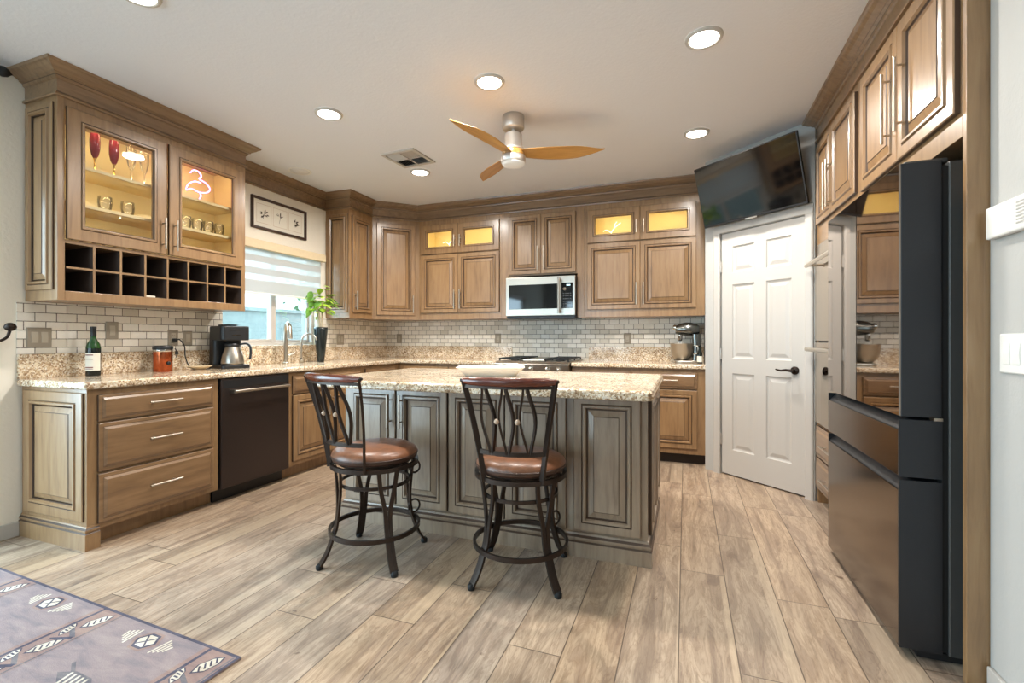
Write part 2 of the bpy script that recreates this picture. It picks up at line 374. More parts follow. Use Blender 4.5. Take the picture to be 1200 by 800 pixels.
b = MB().box(1.56, 1.7, 1.883, 4.0, 0, CEIL).box(0.865, 1.56, 3.895, 4.0, 0, CEIL).box(1.56, 1.7, 4.0, BW, 0, CEIL); struct(b.build('wall_alcove', 'wall_white'))
b = MB(); hole_wall(b, LW-0.15, 1.15, 0, CEIL, [(-3.1, -1.5, 0.6, 2.2)], lambda a, c, p, q: b.box(a, c, -3.2, -3.05, p, q), 0.15)
struct(b.build('wall_rear', 'wall_white'))
# pantry wall on the diagonal, local x along it, local y into it
PA = Vector((0.165, 4.497)); PANG = math.radians(-42.06)
pm = Matrix.Translation((PA.x, PA.y, 0)) @ Matrix.Rotation(PANG, 4, 'Z')
PL = 0.938
b = MB(pm); b.box(0, 0.155, 0, 0.1, 0, CEIL).box(0.874, PL, 0, 0.1, 0, CEIL).box(0.155, 0.874, 0, 0.1, 2.04, CEIL)
struct(b.build('wall_diagonal', 'wall_white'))
b = MB(pm); fo = 0.018
for x0, x1 in ((0.092, 0.158), (0.871, 0.932)):
    b.loft([[(x0, 0, z), (x1, 0, z), (x1, -fo*0.6, z), (x1-0.012, -fo, z), (x0+0.012, -fo, z), (x0, -fo*0.6, z)] for z in (0, 2.043)])
b.box(0.092, 0.932, -fo, 0, 2.043, 2.11)
struct(b.build('trim_1', 'white_paint', bevel=0.003))
# six panel door
b = MB(pm)
def door_front(b):
    X = [0.165, 0.265, 0.465, 0.565, 0.765, 0.865]; Z = [0.012, 0.22, 0.86, 0.985, 1.60, 1.70, 1.92, 2.036]
    y0 = 0.008
    for i in range(5):
        for k in range(7):
            x0, x1, z0, z1 = X[i], X[i+1], Z[k], Z[k+1]
            if i in (1, 3) and k in (1, 3, 5):
                rr = [rectring(x0+a, x1-a, z0+a, z1-a, y0+dd) for a, dd in ((0, 0), (0.006, 0.008), (0.016, 0.011), (0.022, 0.011), (0.048, 0.004))]
                b.loft(rr, 0, (False, True))
            else: b.add(rectring(x0, x1, z0, z1, y0), [(0, 1, 2, 3)])
    for r in (rectring(0.165, 0.865, 0.012, 2.036, y0),):
        b.loft([r, rectring(0.165, 0.865, 0.012, 2.036, 0.045)], 0, (False, True))
door_front(b)
dr = struct(b.build('door_1', 'white_paint'))
b = MB(pm); b.lathe([(0.0, -0.004), (0.026, -0.004), (0.03, 0.0), (0.03, 0.008)], (0.792, 0.0, 0.915), 24, 0, axis='y')
b.lathe([(0.01, -0.05), (0.01, -0.002)], (0.792, 0, 0.915), 16, 0, axis='y')
b.tube([(0.796, -0.05, 0.915), (0.76, -0.052, 0.918), (0.72, -0.05, 0.912), (0.69, -0.046, 0.916), (0.676, -0.044, 0.92)], [0.011, 0.010, 0.008, 0.007, 0.005], 10)
b.build('door_handle', 'bronze', dr)
for hz in (0.30, 1.02, 1.76):
    b = MB(pm); b.box(0.158, 0.168, -0.004, 0.01, hz-0.045, hz+0.045).lathe([(0.005, hz-0.048), (0.005, hz+0.048)], (0.163, -0.004, 0), 10)
    b.build('hinge', 'brushed_nickel', dr)
b = MB(); b.box(LW, LW+0.014, 1.12, 1.585, 0, 0.085); struct(b.build('baseboard_left', 'white_paint', bevel=0.004))
b = MB(); b.box(RW-0.014, RW, -3.05, 1.975, 0, 0.085); struct(b.build('baseboard_right', 'white_paint', bevel=0.004))
# window over the sink
WX = -3.755
b = MB()
def wframe(y0, y1, z0, z1, w, x0, x1):
    b.box(x0, x1, y0, y0+w, z0, z1).box(x0, x1, y1-w, y1, z0, z1).box(x0, x1, y0+w, y1-w, z0, z0+w).box(x0, x1, y0+w, y1-w, z1-w, z1)
wframe(2.877, 3.983, 1.087, 2.028, 0.028, WX-0.03, WX+0.03)
wframe(2.905, 3.465, 1.115, 2.0, 0.03, WX-0.012, WX+0.022)
wframe(3.455, 3.955, 1.115, 2.0, 0.022, WX-0.03, WX-0.012)
b.box(WX-0.03, WX+0.03, 3.44, 3.492, 1.115, 2.0)
w1 = struct(b.build('window_1', 'vinyl', bevel=0.003))
b = MB(); b.add([(WX, 2.93, 1.14), (WX, 3.44, 1.14), (WX, 3.44, 1.98), (WX, 2.93, 1.98)], [(0, 1, 2, 3)])
b.add([(WX-0.02, 3.47, 1.13), (WX-0.02, 3.94, 1.13), (WX-0.02, 3.94, 1.98), (WX-0.02, 3.47, 1.98)], [(0, 1, 2, 3)])
b.build('window_pane', 'window_glass', w1)
# rear window added to let in daylight, and patio opening frames (behind / left of the camera)
b = MB()
for y0, y1 in ((-1.4, 0.01), (-0.05, 1.36)):
    b.box(-3.78, -3.72, y0, y0+0.05, 0.0, 2.14).box(-3.78, -3.72, y1-0.06, y1, 0.0, 2.14).box(-3.78, -3.72, y0+0.06, y1-0.06, 0.0, 0.07).box(-3.78, -3.72, y0+0.06, y1-0.06, 2.07, 2.14)
struct(b.build('door_2', 'vinyl'))
b = MB()
for x0, x1 in ((-3.1, -2.27), (-2.33, -1.5)):
    b.box(x0, x0+0.05, -3.15, -3.1, 0.6, 2.2).box(x1-0.05, x1, -3.15, -3.1, 0.6, 2.2).box(x0+0.05, x1-0.05, -3.15, -3.1, 0.6, 0.65).box(x0+0.05, x1-0.05, -3.15, -3.1, 2.15, 2.2)
struct(b.build('added_rear_window', 'vinyl'))
# outside the sink window
b = MB().box(-9, -3.95, -3, 12, -0.3, -0.12); o = struct(b.build('ground', 'soil'))
b = MB().box(-6.2, -6.0, 1.5, 11, -0.12, 1.56).box(-6.24, -5.96, 1.5, 11, 1.56, 1.61)
tag(b.build('garden_wall', 'garden_stucco'), 'pale teal garden wall seen outside through the sink window', 'garden wall')
h = thing('neighbour_house', 'white neighbouring house beyond the teal garden wall, outside the window', 'house', (-11.2, 7.5, -0.12))
MB().box(-1.5, 1.5, -5.0, 7.5, 0, 3.4).build('house_wall', 'garden_white', h)
MB().prismx([(-5.3, 3.4), (7.8, 3.4), (7.8, 3.55), (-5.3, 3.55)], -1.8, 1.8).build('roof', 'soil', h)
MB().box(1.49, 1.53, -1.75, -1.45, 0.9, 2.3).build('window', 'vinyl', h)
b = MB(); rnd = random.Random(3)
t = thing('garden_tree', 'leafy green tree behind the garden wall outside the window', 'tree', (-7.2, 8.2, -0.12))
MB().tube([(0, 0, 0), (0.03, 0.02, 0.9), (0, 0.05, 1.7)], [0.09, 0.07, 0.05], 8).build('trunk', 'soil', t)
for k in range(420):
    c = Vector((rnd.gauss(0, 0.28), rnd.gauss(0, 0.5), 2.1+rnd.gauss(0, 0.35))); q = Vector((rnd.random()-0.5, rnd.random()-0.5, rnd.random()-0.5)).normalized(); e = q.orthogonal().normalized()
    b.add([c-q*0.08, c+e*0.03, c+q*0.08, c-e*0.03], [(0, 1, 2, 3)])
b.build('foliage', 'tree_green', t)

# ------------------------------------------------------------------ cabinet kit
def rpanel(mb, x0, x1, z0, z1, y=0.0, kind='raised', fw=0.058, t=0.02):
    f = y-t
    if kind == 'raised':
        st = [(0, y), (0, f+0.004), (0.004, f), (fw-0.016, f), (fw-0.012, f+0.004), (fw-0.007, f-0.006), (fw+0.003, f-0.006), (fw+0.009, f+0.005), (fw+0.013, f+0.012), (fw+0.0175, f+0.012), (fw+0.048, f+0.002), (fw+0.0515, f-0.001)]
        mi = [1, 0, 0, 1, 0, 0, 0, 1, 1, 0, 1]
    elif kind == 'drawer':
        st = [(0, y), (0, f+0.010), (0.003, f+0.008), (0.020, f+0.007), (0.022, f+0.0075), (0.036, f-0.001), (0.040, f-0.001)]
        mi = [1, 0, 0, 1, 0, 0]
    elif kind == 'smalldrawer':
        st = [(0, y), (0, f+0.010), (0.003, f+0.008), (0.014, f+0.007), (0.016, f+0.0075), (0.028, f-0.001), (0.031, f-0.001)]
        mi = [1, 0, 0, 1, 0, 0]
    else:   # open frame for a pane
        st = [(0, y), (0, f+0.004), (0.004, f), (fw-0.014, f), (fw-0.011, f+0.003), (fw-0.007, f-0.005), (fw+0.003, f-0.005), (fw+0.008, f+0.004), (fw+0.012, f+0.008), (fw+0.012, y), (0, y)]
        mi = [1, 0, 0, 1, 0, 0, 0, 1, 0, 0]
        mb.loft([rectring(x0+a, x1-a, z0+a, z1-a, yy) for a, yy in st], mi, (False, False)); return
    mb.loft([rectring(x0+a, x1-a, z0+a, z1-a, yy) for a, yy in st], mi, (True, False))
    a, yy = st[-1]; mb.add(rectring(x0+a, x1-a, z0+a, z1-a, yy), [(0, 1, 2, 3)], 0)
def bar_handle(parent, x, z, ln, vert=True, y=-0.02, r=0.0062, name='handle', mat='nickel', M0=None):
    h = MB(M0); o = 0.034
    if vert:
        h.tube([(x, y-o, z-ln/2), (x, y-o, z+ln/2)], r, 12)
        for k in (-1, 1): h.tube([(x, y, z+k*(ln/2-0.035)), (x, y-o, z+k*(ln/2-0.035))], r*0.8, 8)
    else:
        h.tube([(x-ln/2, y-o, z), (x+ln/2, y-o, z)], r, 12)
        for k in (-1, 1): h.tube([(x+k*(ln/2-0.035), y, z), (x+k*(ln/2-0.035), y-o, z)], r*0.8, 8)
    return h.build(name, mat, parent)
def add_door(t, x0, x1, z0, z1, hx=None, hz=None, hl=0.2, kind='raised', fw=0.058, wood_='maple', M0=None, name='door', y=0.0):
    d = MB(M0); rpanel(d, x0, x1, z0, z1, y, kind, fw)
    o = d.build(name, [wood_, 'glaze'], t)
    if kind == 'glass':
        a = fw+0.010; p = MB(M0); p.add(rectring(x0+a, x1-a, z0+a, z1-a, y-0.010), [(0, 1, 2, 3)]); p.build('pane', 'pane', o)
    if hx is not None: bar_handle(o, hx, hz, hl, True, y-0.02, M0=M0)
    return o
def add_drawer(t, x0, x1, z0, z1, hl=0.19, kind='drawer', handle=True, wood_='maple_across'):
    d = MB(); rpanel(d, x0, x1, z0, z1, 0, kind, t=0.024)
    o = d.build('drawer', [wood_, 'glaze'], t)
    if handle: bar_handle(o, (x0+x1)/2, (z0+z1)/2+0.005, hl, False, -0.025)
    return o
def side_mat(x, yfar, leftside=True):
    """panel coordinates (a across, depth, z) placed on a cabinet's end: leftside faces local -x"""
    if leftside: return Matrix(((0, 1, 0, x), (-1, 0, 0, yfar), (0, 0, 1, 0), (0, 0, 0, 1)))
    return Matrix(((0, -1, 0, x), (1, 0, 0, yfar), (0, 0, 1, 0), (0, 0, 0, 1)))
CROWN = [(0, 2.532), (0.014, 2.532), (0.016, 2.540), (0.010, 2.550), (0.003, 2.556), (0.003, 2.626), (0.012, 2.630), (0.016, 2.642), (0.016, 2.646), (0.030, 2.652), (0.030, 2.657), (0.056, 2.672), (0.070, 2.686), (0.080, 2.690), (0.084, 2.704), (0, 2.704)]
GLZ = 0.004

# ------------------------------------------------------------------ left glazed wall cabinet with wine rack
LUX = -3.345
t = thing('glass_cabinet', 'large wall cabinet with two lit glass doors above a wine rack, left of the window', 'cabinet', (LUX, 1.615, 0), PI/2)
W_, D_ = 1.215, 0.313
b = MB(); b.box(0, 0.035, 0, D_, 1.371, 2.56).box(W_-0.034, W_, 0, D_, 1.371, 2.56)
b.box(0.035, W_-0.034, 0, D_, 2.49, 2.56).box(0.035, W_-0.034, 0, D_, 1.371, 1.425).box(0.035, W_-0.034, 0, D_, 1.70, 1.722)
b.box(0.592, 0.606, 0, 0.02, 1.722, 2.49)
t_body = b.build('body', 'maple', t, bevel=0.0015)
MB().box(0.035, W_-0.034, D_-0.012, D_, 1.722, 2.49).box(0.035, 0.037, 0.02, D_-0.012, 1.722, 2.49).box(W_-0.036, W_-0.034, 0.02, D_-0.012, 1.722, 2.49).build('back_panel', 'interior', t)
for z in (1.955, 2.185):
    MB().box(0.037, W_-0.036, 0.035, D_-0.012, z-0.02, z).build('shelf', 'interior', t, bevel=0.002)
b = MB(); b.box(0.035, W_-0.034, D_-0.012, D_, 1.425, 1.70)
b.build('rack_back_shaded', 'rack_back_shaded', t)
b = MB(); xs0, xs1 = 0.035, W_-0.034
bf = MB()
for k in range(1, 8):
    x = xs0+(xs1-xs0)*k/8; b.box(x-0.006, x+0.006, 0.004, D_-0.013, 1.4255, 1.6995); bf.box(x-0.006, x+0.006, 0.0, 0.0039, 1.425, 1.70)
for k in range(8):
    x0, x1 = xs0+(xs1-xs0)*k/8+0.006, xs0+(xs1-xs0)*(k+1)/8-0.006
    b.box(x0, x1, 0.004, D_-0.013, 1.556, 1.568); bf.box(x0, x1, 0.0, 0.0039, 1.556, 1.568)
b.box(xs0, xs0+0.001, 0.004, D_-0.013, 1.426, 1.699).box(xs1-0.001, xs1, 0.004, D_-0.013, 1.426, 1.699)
b.build('wine_rack', 'rack_side_shaded', t); bf.build('rack_edge', 'maple', t)
add_door(t, 0.037, 0.591, 1.724, 2.486, 0.562, 1.86, 0.21, 'glass', 0.078)
add_door(t, 0.607, 1.179, 1.724, 2.486, 0.640, 1.86, 0.21, 'glass', 0.078)
b = MB(side_mat(0, D_, True)); rpanel(b, 0.02, D_-0.03, 1.43, 2.50, 0, 'raised', 0.045, 0.012); b.build('end_panel', ['maple', 'glaze'], t)
MB().sweep([(LW+0.003, 1.615), (LUX, 1.615), (LUX, 2.83), (LW+0.003, 2.83)], CROWN, dark=(3, 7)).build('crown', ['maple_crown', 'glaze'], t, world=True)
MB().box(0.1, 0.53, 0.022, 0.034, 2.478, 2.488).build('light_strip', 'led_warm', t); MB().box(0.66, 1.1, 0.022, 0.034, 2.478, 2.488).build('light_strip', 'led_warm', t)
for y in (1.615+0.32, 1.615+0.89):
    for z in (2.47, 2.15, 1.925):
        area_light('cabinet_lamp', (LUX-0.045, y, z), (0, math.radians(25), 0), 0.02, 0.42, CAB_W*(1.0 if z > 2.2 else 0.6), (1, 0.86, 0.50))
# ------------------------------------------------------------------ uppers round the corner and along the back
UF = 4.855
t = thing('wall_cabinet', 'narrow wall cabinet with one slim door, right of the window', 'cabinet', (LUX, 4.09, 0), PI/2)
MB().box(0, 0.389, 0, D_, 1.371, 2.55).build('body', 'maple', t, bevel=0.0015)
add_door(t, 0.035, 0.355, 1.435, 2.47, 0.066, 1.56, 0.2, fw=0.05)
b = MB(side_mat(0, D_, True)); rpanel(b, 0.02, D_-0.02, 1.43, 2.48, 0, 'raised', 0.045, 0.012); b.build('end_panel', ['maple', 'glaze'], t)
t = thing('wall_cabinet', 'tall diagonal wall cabinet with a single raised-panel door in the room corner', 'cabinet', (LUX, 4.48, 0), PI/4)
dl = math.hypot(0.385, 0.375)
MB().prism([(LUX, 4.48), (-2.96, UF), (-2.96, BW-0.002), (LW+0.002, BW-0.002), (LW+0.002, 4.48)], 1.371, 2.55).build('body', 'maple', t, world=True)
add_door(t, 0.047, dl-0.05, 1.42, 2.475, dl-0.08, 1.55, 0.2, fw=0.062)
def glazed_upper(t, W, splits, z_mid=2.128, ornaments=()):
    x0, xm, x1 = splits
    b = MB(); b.box(0, W, 0, 0.323, 1.371, 2.12).box(0, x0, 0, 0.323, 2.12, 2.55).box(x1, W, 0, 0.323, 2.12, 2.55)
    b.box(x0, x1, 0, 0.323, 2.475, 2.55).box(x0, x1, 0, 0.323, 2.12, 2.136).box(xm-0.012, xm+0.012, 0, 0.02, 2.136, 2.475)
    b.build('body', 'maple', t, bevel=0.0015)
    MB().box(x0, x1, 0.311, 0.323, 2.136, 2.475).box(x0, x0+0.002, 0.02, 0.311, 2.136, 2.475).box(x1-0.002, x1, 0.02, 0.311, 2.136, 2.475).build('back_panel', 'interior', t)
    add_door(t, x0, xm-0.001, 2.135, 2.473, xm-0.035, 2.27, 0.13, 'glass', 0.072); add_door(t, xm+0.001, x1, 2.135, 2.473, xm+0.035, 2.27, 0.13, 'glass', 0.072)
    add_door(t, x0, xm-0.001, 1.449, 2.122, xm-0.035, 1.60, 0.22); add_door(t, xm+0.001, x1, 1.449, 2.122, xm+0.035, 1.60, 0.22)
    MB().box(x0+0.05, x1-0.05, 0.022, 0.034, 2.465, 2.474).build('light_strip', 'led_warm', t)
    for k in (0.25, 0.75):
        px = t.location.x+x0+(x1-x0)*k
        area_light('cabinet_lamp', (px, UF+0.06, 2.455), (math.radians(32), 0, 0), 0.36, 0.03, CAB_W*1.3, (1, 0.84, 0.36))
t = thing('wall_cabinet', 'wall cabinet with two small lit glass doors over two panel doors, left of the microwave', 'cabinet', (-2.96, UF, 0)); glazed_upper(t, 1.049, (0.035, 0.518, 1.026))
t = thing('wall_cabinet', 'two-door wall cabinet directly above the microwave', 'cabinet', (-1.91, UF, 0))
b = MB().box(0, 0.92, 0, 0.323, 1.832, 2.55).box(0, 0.073, 0, 0.323, 1.371, 1.832).box(0.85, 0.92, 0, 0.323, 1.371, 1.832); b.build('body', 'maple', t, bevel=0.0015)
add_door(t, 0.086, 0.458, 1.845, 2.484, 0.426, 2.01, 0.26); add_door(t, 0.460, 0.836, 1.845, 2.484, 0.494, 2.01, 0.26)
t = thing('wall_cabinet', 'wall cabinet with two small lit glass doors over two panel doors, beside the pantry wall', 'cabinet', (-0.989, UF, 0)); glazed_upper(t, 1.164, (0.036, 0.566, 1.088))
o = MB().sweep([(LW+0.003, 4.09), (LUX, 4.09), (LUX, 4.48), (-2.96, UF), (0.176, UF)], CROWN, dark=(3, 7)).build('crown_moulding', ['maple_crown', 'glaze'])
tag(o, 'long brown crown moulding along the top of the back wall cabinets', 'crown moulding')
o = MB().sweep([(LW, 2.835), (LW, 4.088)], CROWN, dark=(3, 7)).build('crown_moulding', ['maple_crown', 'glaze'])
tag(o, 'short brown crown moulding on the wall above the framed botanical print', 'crown moulding')
# ------------------------------------------------------------------ left base run
BX, BF = -3.05, 4.57
t = thing('base_cabinet', 'three-drawer base cabinet with a panelled end at the left end of the counter', 'cabinet', (BX, 1.6, 0), PI/2)
b = MB().box(0, 0.765, 0, 0.606, 0.098, 0.872).box(0, 0.04, 0, 0.606, 0, 0.098).box(0.04, 0.765, 0.075, 0.606, 0, 0.098); b.build('body', 'maple', t, bevel=0.0015)
add_drawer(t, 0.048, 0.722, 0.692, 0.838, 0.19, 'smalldrawer'); add_drawer(t, 0.048, 0.722, 0.415, 0.680); add_drawer(t, 0.048, 0.722, 0.130, 0.400)
b = MB(side_mat(0, 0.606, True)); rpanel(b, 0.035, 0.585, 0.150, 0.852, 0, 'raised', 0.07, 0.012); b.build('end_panel', ['maple', 'glaze'], t)
SK = [(0, 0), (0.016, 0), (0.016, 0.088), (0.010, 0.094), (0.014, 0.102), (0.014, 0.110), (0.006, 0.118), (0.004, 0.126), (0, 0.128)]
MB().sweep([(LW+0.003, 1.6), (BX, 1.6), (BX, 1.655)], SK, dark=(2, 5)).build('skirting', ['maple', 'glaze'], t, world=True)
t = thing('dishwasher', 'black built-in dishwasher with a metal bar handle under the counter', 'dishwasher', (BX, 2.368, 0), PI/2)
MB().box(0.003, 0.605, 0.0, 0.55, 0.11, 0.868).build('body', 'black_plastic', t)
MB().box(0.006, 0.602, -0.022, 0.0, 0.098, 0.866).build('door', 'black_appliance', t, bevel=0.004)
MB().box(0.02, 0.588, -0.024, -0.020, 0.800, 0.855).build('control_strip', 'black_plastic', t, bevel=0.002)
b = MB(); b.tube([(0.075, -0.066, 0.775), (0.565, -0.066, 0.775)], 0.011, 14)
for x in (0.085, 0.555): b.box(x-0.014, x+0.014, -0.066, -0.022, 0.763, 0.787)
b.build('handle', 'steel', t)
MB().box(0.003, 0.605, 0.06, 0.08, 0.0, 0.11).build('kick_plate', 'black_plastic', t)
t = thing('base_cabinet', 'sink base cabinet between the dishwasher and the corner, behind the left stool', 'cabinet', (BX, 2.976, 0), PI/2)
b = MB().box(0, 0.95, 0, 0.606, 0.098, 0.872).box(0, 0.95, 0.075, 0.606, 0, 0.098); b.build('body', 'maple', t, bevel=0.0015)
for x0, x1, hx in ((0.042, 0.462, 0.43), (0.470, 0.91, 0.50)):
    add_drawer(t, x0, x1, 0.692, 0.842, 0.16, 'smalldrawer', False); add_door(t, x0, x1, 0.135, 0.680, hx, 0.56, 0.18)
t = thing('base_cabinet', 'base cabinet in the counter corner to the left of the range', 'cabinet', (BX, 3.93, 0), PI/2)
MB().prism([(BX, 3.93), (BX, BF), (-1.836, BF), (-1.836, BW-0.003), (LW+0.003, BW-0.003), (LW+0.003, 3.93)], 0.098, 0.872).prism([(BX-0.075, 3.93), (BX-0.075, BF+0.075), (-1.836, BF+0.075), (-1.836, BW-0.003), (LW+0.003, BW-0.003), (LW+0.003, 3.93)], 0, 0.098).build('body', 'maple', t, world=True)
add_drawer(t, 0.03, 0.56, 0.692, 0.842, 0.16, 'smalldrawer'); add_door(t, 0.03, 0.56, 0.135, 0.680, 0.52, 0.56, 0.18)
WB = Matrix.Translation((BX, 3.93, 0)) @ Matrix.Rotation(PI/2, 4, 'Z'); BK = WB.inverted() @ Matrix.Translation((-3.05, BF, 0))
for x0, x1, hx in ((0.08, 0.63, 0.6), (0.64, 1.18, 0.67)): add_door(t, x0, x1, 0.135, 0.842, hx, 0.68, 0.2, M0=BK)
t = thing('base_cabinet', 'base cabinet with drawer over door at the right end of the back counter', 'cabinet', (-1.055, BF, 0))
b = MB().box(0, 1.231, 0, 0.606, 0.098, 0.872).box(0, 1.231, 0.075, 0.606, 0.0, 0.098); b.build('body', 'maple', t, bevel=0.0015)
for x0, x1, hx in ((0.03, 0.57, 0.53), (0.585, 1.155, 0.62)):
    add_drawer(t, x0, x1, 0.692, 0.838, 0.24, 'smalldrawer'); add_door(t, x0, x1, 0.150, 0.680, hx, 0.56, 0.18)
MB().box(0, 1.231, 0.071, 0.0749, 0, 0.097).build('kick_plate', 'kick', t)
# ------------------------------------------------------------------ worktops
def slab_edge(o, w=0.011): 
    m = o.modifiers.new('bevel', 'BEVEL'); m.width = w; m.segments = 4; m.limit_method = 'ANGLE'
t = thing('worktop', 'speckled beige granite worktop wrapping the left wall and corner under the window', 'worktop', (-3.3, 1.6, 0.914))
o = MB().prism([(LW+0.002, 1.574), (-3.015, 1.574), (-3.015, BF-0.035), (-1.84, BF-0.035), (-1.84, BW-0.002), (LW+0.002, BW-0.002)], 0.873, 0.914).build('slab', 'granite', t, world=True); slab_edge(o, 0.013)
MB().box(LW+0.002, LW+0.022, 1.576, BW-0.024, 0.914, 1.058).box(LW+0.002, -1.90, BW-0.022, BW-0.002, 0.914, 1.058).build('upstand', 'granite', t, world=True, bevel=0.002)
MB().box(LW-0.07, LW+0.026, 2.877, 3.983, 1.0585, 1.0845).build('window_sill', 'granite', t, world=True)
t = thing('worktop', 'granite worktop on the back wall to the right of the range', 'worktop', (-0.44, 4.9, 0.914))
o = MB().box(-1.058, 0.178, BF-0.035, BW-0.002, 0.873, 0.914).build('slab', 'granite', t, world=True); slab_edge(o, 0.013)
MB().box(-1.0, 0.178, BW-0.022, BW-0.002, 0.914, 1.063).build('upstand', 'granite', t, world=True, bevel=0.002)
tag(MB().box(LW, LW+0.009, 1.576, 2.872, 1.0595, 1.369).build('tile_backsplash', 'tile_y'), 'cream brick tile backsplash on the left wall under the wine rack', 'backsplash')
tag(MB().box(LW, LW+0.009, 3.99, BW-0.01, 1.0595, 1.369).build('tile_backsplash', 'tile_y'), 'brick tile backsplash on the left wall right of the sink window', 'backsplash')
tag(MB().box(LW+0.01, -1.9, BW-0.0095, BW-0.0005, 1.0595, 1.369).box(-1.9, -1.0, BW-0.0095, BW-0.0005, 0.9, 1.369).box(-1.84, -1.06, BW-0.0095, BW-0.0005, 1.369, 1.42).box(-1.0, 0.179, BW-0.0095, BW-0.0005, 1.0645, 1.369).build('tile_backsplash', 'tile_x'), 'grey and cream brick tile backsplash along the back wall behind the range', 'backsplash')
# ------------------------------------------------------------------ right wall: oven tower and cabinet over the refrigerator
RX = 0.875
t = thing('oven_cabinet', 'tall oven cabinet between the refrigerator and the pantry door', 'cabinet', (RX, 3.872, 0), -PI/2)
DT = 0.67; W_ = 0.868
b = MB(); b.box(0, 0.03, 0, DT, 0, 2.55).box(W_-0.03, W_, 0, DT, 0, 2.55).box(0.03, W_-0.03, 0, DT, 1.80, 2.55).box(0.03, W_-0.03, 0, DT, 0.10, 0.56).box(0.03, W_-0.03, 0.07, DT, 0, 0.10).box(0.03, W_-0.03, DT-0.02, DT, 0.56, 1.80)
b.build('body', 'maple', t, bevel=0.0015)
add_door(t, 0.045, 0.402, 1.94, 2.485, 0.372, 2.12, 0.3, fw=0.05); add_door(t, 0.408, 0.842, 1.94, 2.485, 0.44, 2.12, 0.3, fw=0.05)
add_drawer(t, 0.045, 0.842, 0.335, 0.545, 0.3); add_drawer(t, 0.045, 0.842, 0.115, 0.325, 0.3)
t2 = thing('wall_oven', 'double wall oven with two tubular handles, next to the pantry door', 'oven', (RX, 3.872, 0.56), -PI/2)
MB().box(0.035, W_-0.035, 0.005, 0.6, 0.005, 1.235).build('body', 'black_plastic', t2)
MB().box(0.033, W_-0.033, -0.012, 0.005, 1.155, 1.238).build('control_panel', 'oven_glass', t2, bevel=0.003)
for z0, z1 in ((0.575, 1.15), (0.01, 0.565)):
    d = MB().box(0.033, W_-0.033, -0.022, 0.005, z0, z1).build('oven_door', 'oven_glass', t2, bevel=0.004)
    b = MB(); z = z1-0.05
    b.tube([(0.05, -0.078, z), (W_-0.05, -0.078, z)], 0.0135, 14)
    for x in (0.075, W_-0.075): b.tube([(x, -0.02, z), (x, -0.078, z)], 0.009, 10)
    b.build('handle', 'nickel', d)
t = thing('fridge_cabinet', 'two-door cabinet above the refrigerator with a tall end panel', 'cabinet', (RX, 3.0, 0), -PI/2)
b = MB(); b.box(0, 0.99, 0, DT, 1.83, 2.55); b.build('body', 'maple', t, bevel=0.0015)
add_door(t, 0.062, 0.519, 1.915, 2.50, 0.462, 2.17, 0.31, fw=0.062); add_door(t, 0.524, 0.978, 1.915, 2.50, 0.600, 2.17, 0.31, fw=0.062)
MB().box(0.99, 1.014, 0.0, DT, 0, 2.55).box(0.986, 1.0142, 0.044, 0.058, 0, 2.55).build('end_panel', 'maple', t, bevel=0.002)
o = MB().sweep([(RX+0.02, 3.872), (RX, 3.872), (RX, 1.984)], CROWN, dark=(3, 7)).build('crown_moulding', ['maple_crown', 'glaze'])
tag(o, 'brown crown moulding along the top of the tall cabinets over the refrigerator', 'crown moulding')
# ------------------------------------------------------------------ refrigerator
FX = 0.725
t = thing('refrigerator', 'black four-door refrigerator with mirror glass upper doors on the right', 'refrigerator', (FX, 2.985, 0), -PI/2)
FW = 0.905
MB().box(0.004, FW-0.004, 0.145, 0.80, 0.03, 1.775).build('body', 'fridge_side', t, bevel=0.004)
MB().box(0.02, FW-0.02, 0.06, 0.5, 0.004, 0.03).build('base_grille', 'black_plastic', t)
MB().box(0.008, FW-0.008, 0.126, 0.145, 0.04, 1.76).build('gasket', 'rubber', t)
for x0, x1 in ((0.002, FW/2-0.003), (FW/2+0.003, FW-0.002)):
    d = MB().box(x0, x1, 0.006, 0.126, 0.868, 1.782).build('door', 'dark_slate', t, bevel=0.003)
    MB().box(x0+0.001, x1-0.001, 0.0, 0.0058, 0.872, 1.78).build('glass_panel', 'mirror_black', d)
for z0, z1 in ((0.652, 0.858), (0.035, 0.640)):
    zc = z1-0.036
    d = MB().prismx([(0.006, z0), (0.126, z0), (0.126, z1), (0.040, z1), (0.006, zc)], 0.010, FW-0.010).box(0.002, 0.010, 0.001, 0.126, z0, z1).box(FW-0.010, FW-0.002, 0.001, 0.126, z0, z1).build('freezer_drawer', 'dark_slate', t)
    MB().box(0.0102, FW-0.0102, 0.0, 0.0058, z0+0.002, zc-0.002).build('front_panel', 'black_steel', d, bevel=0.0015)
for x in (0.06, FW-0.09):
    MB().box(x-0.05, x+0.05, 0.03, 0.16, 1.783, 1.80).build('hinge_cover', 'fridge_side', t, bevel=0.006)
MB().box(FW-0.03, FW+0.002, 0.10, 0.126, 0.858, 0.868).build('hinge', 'steel', t)
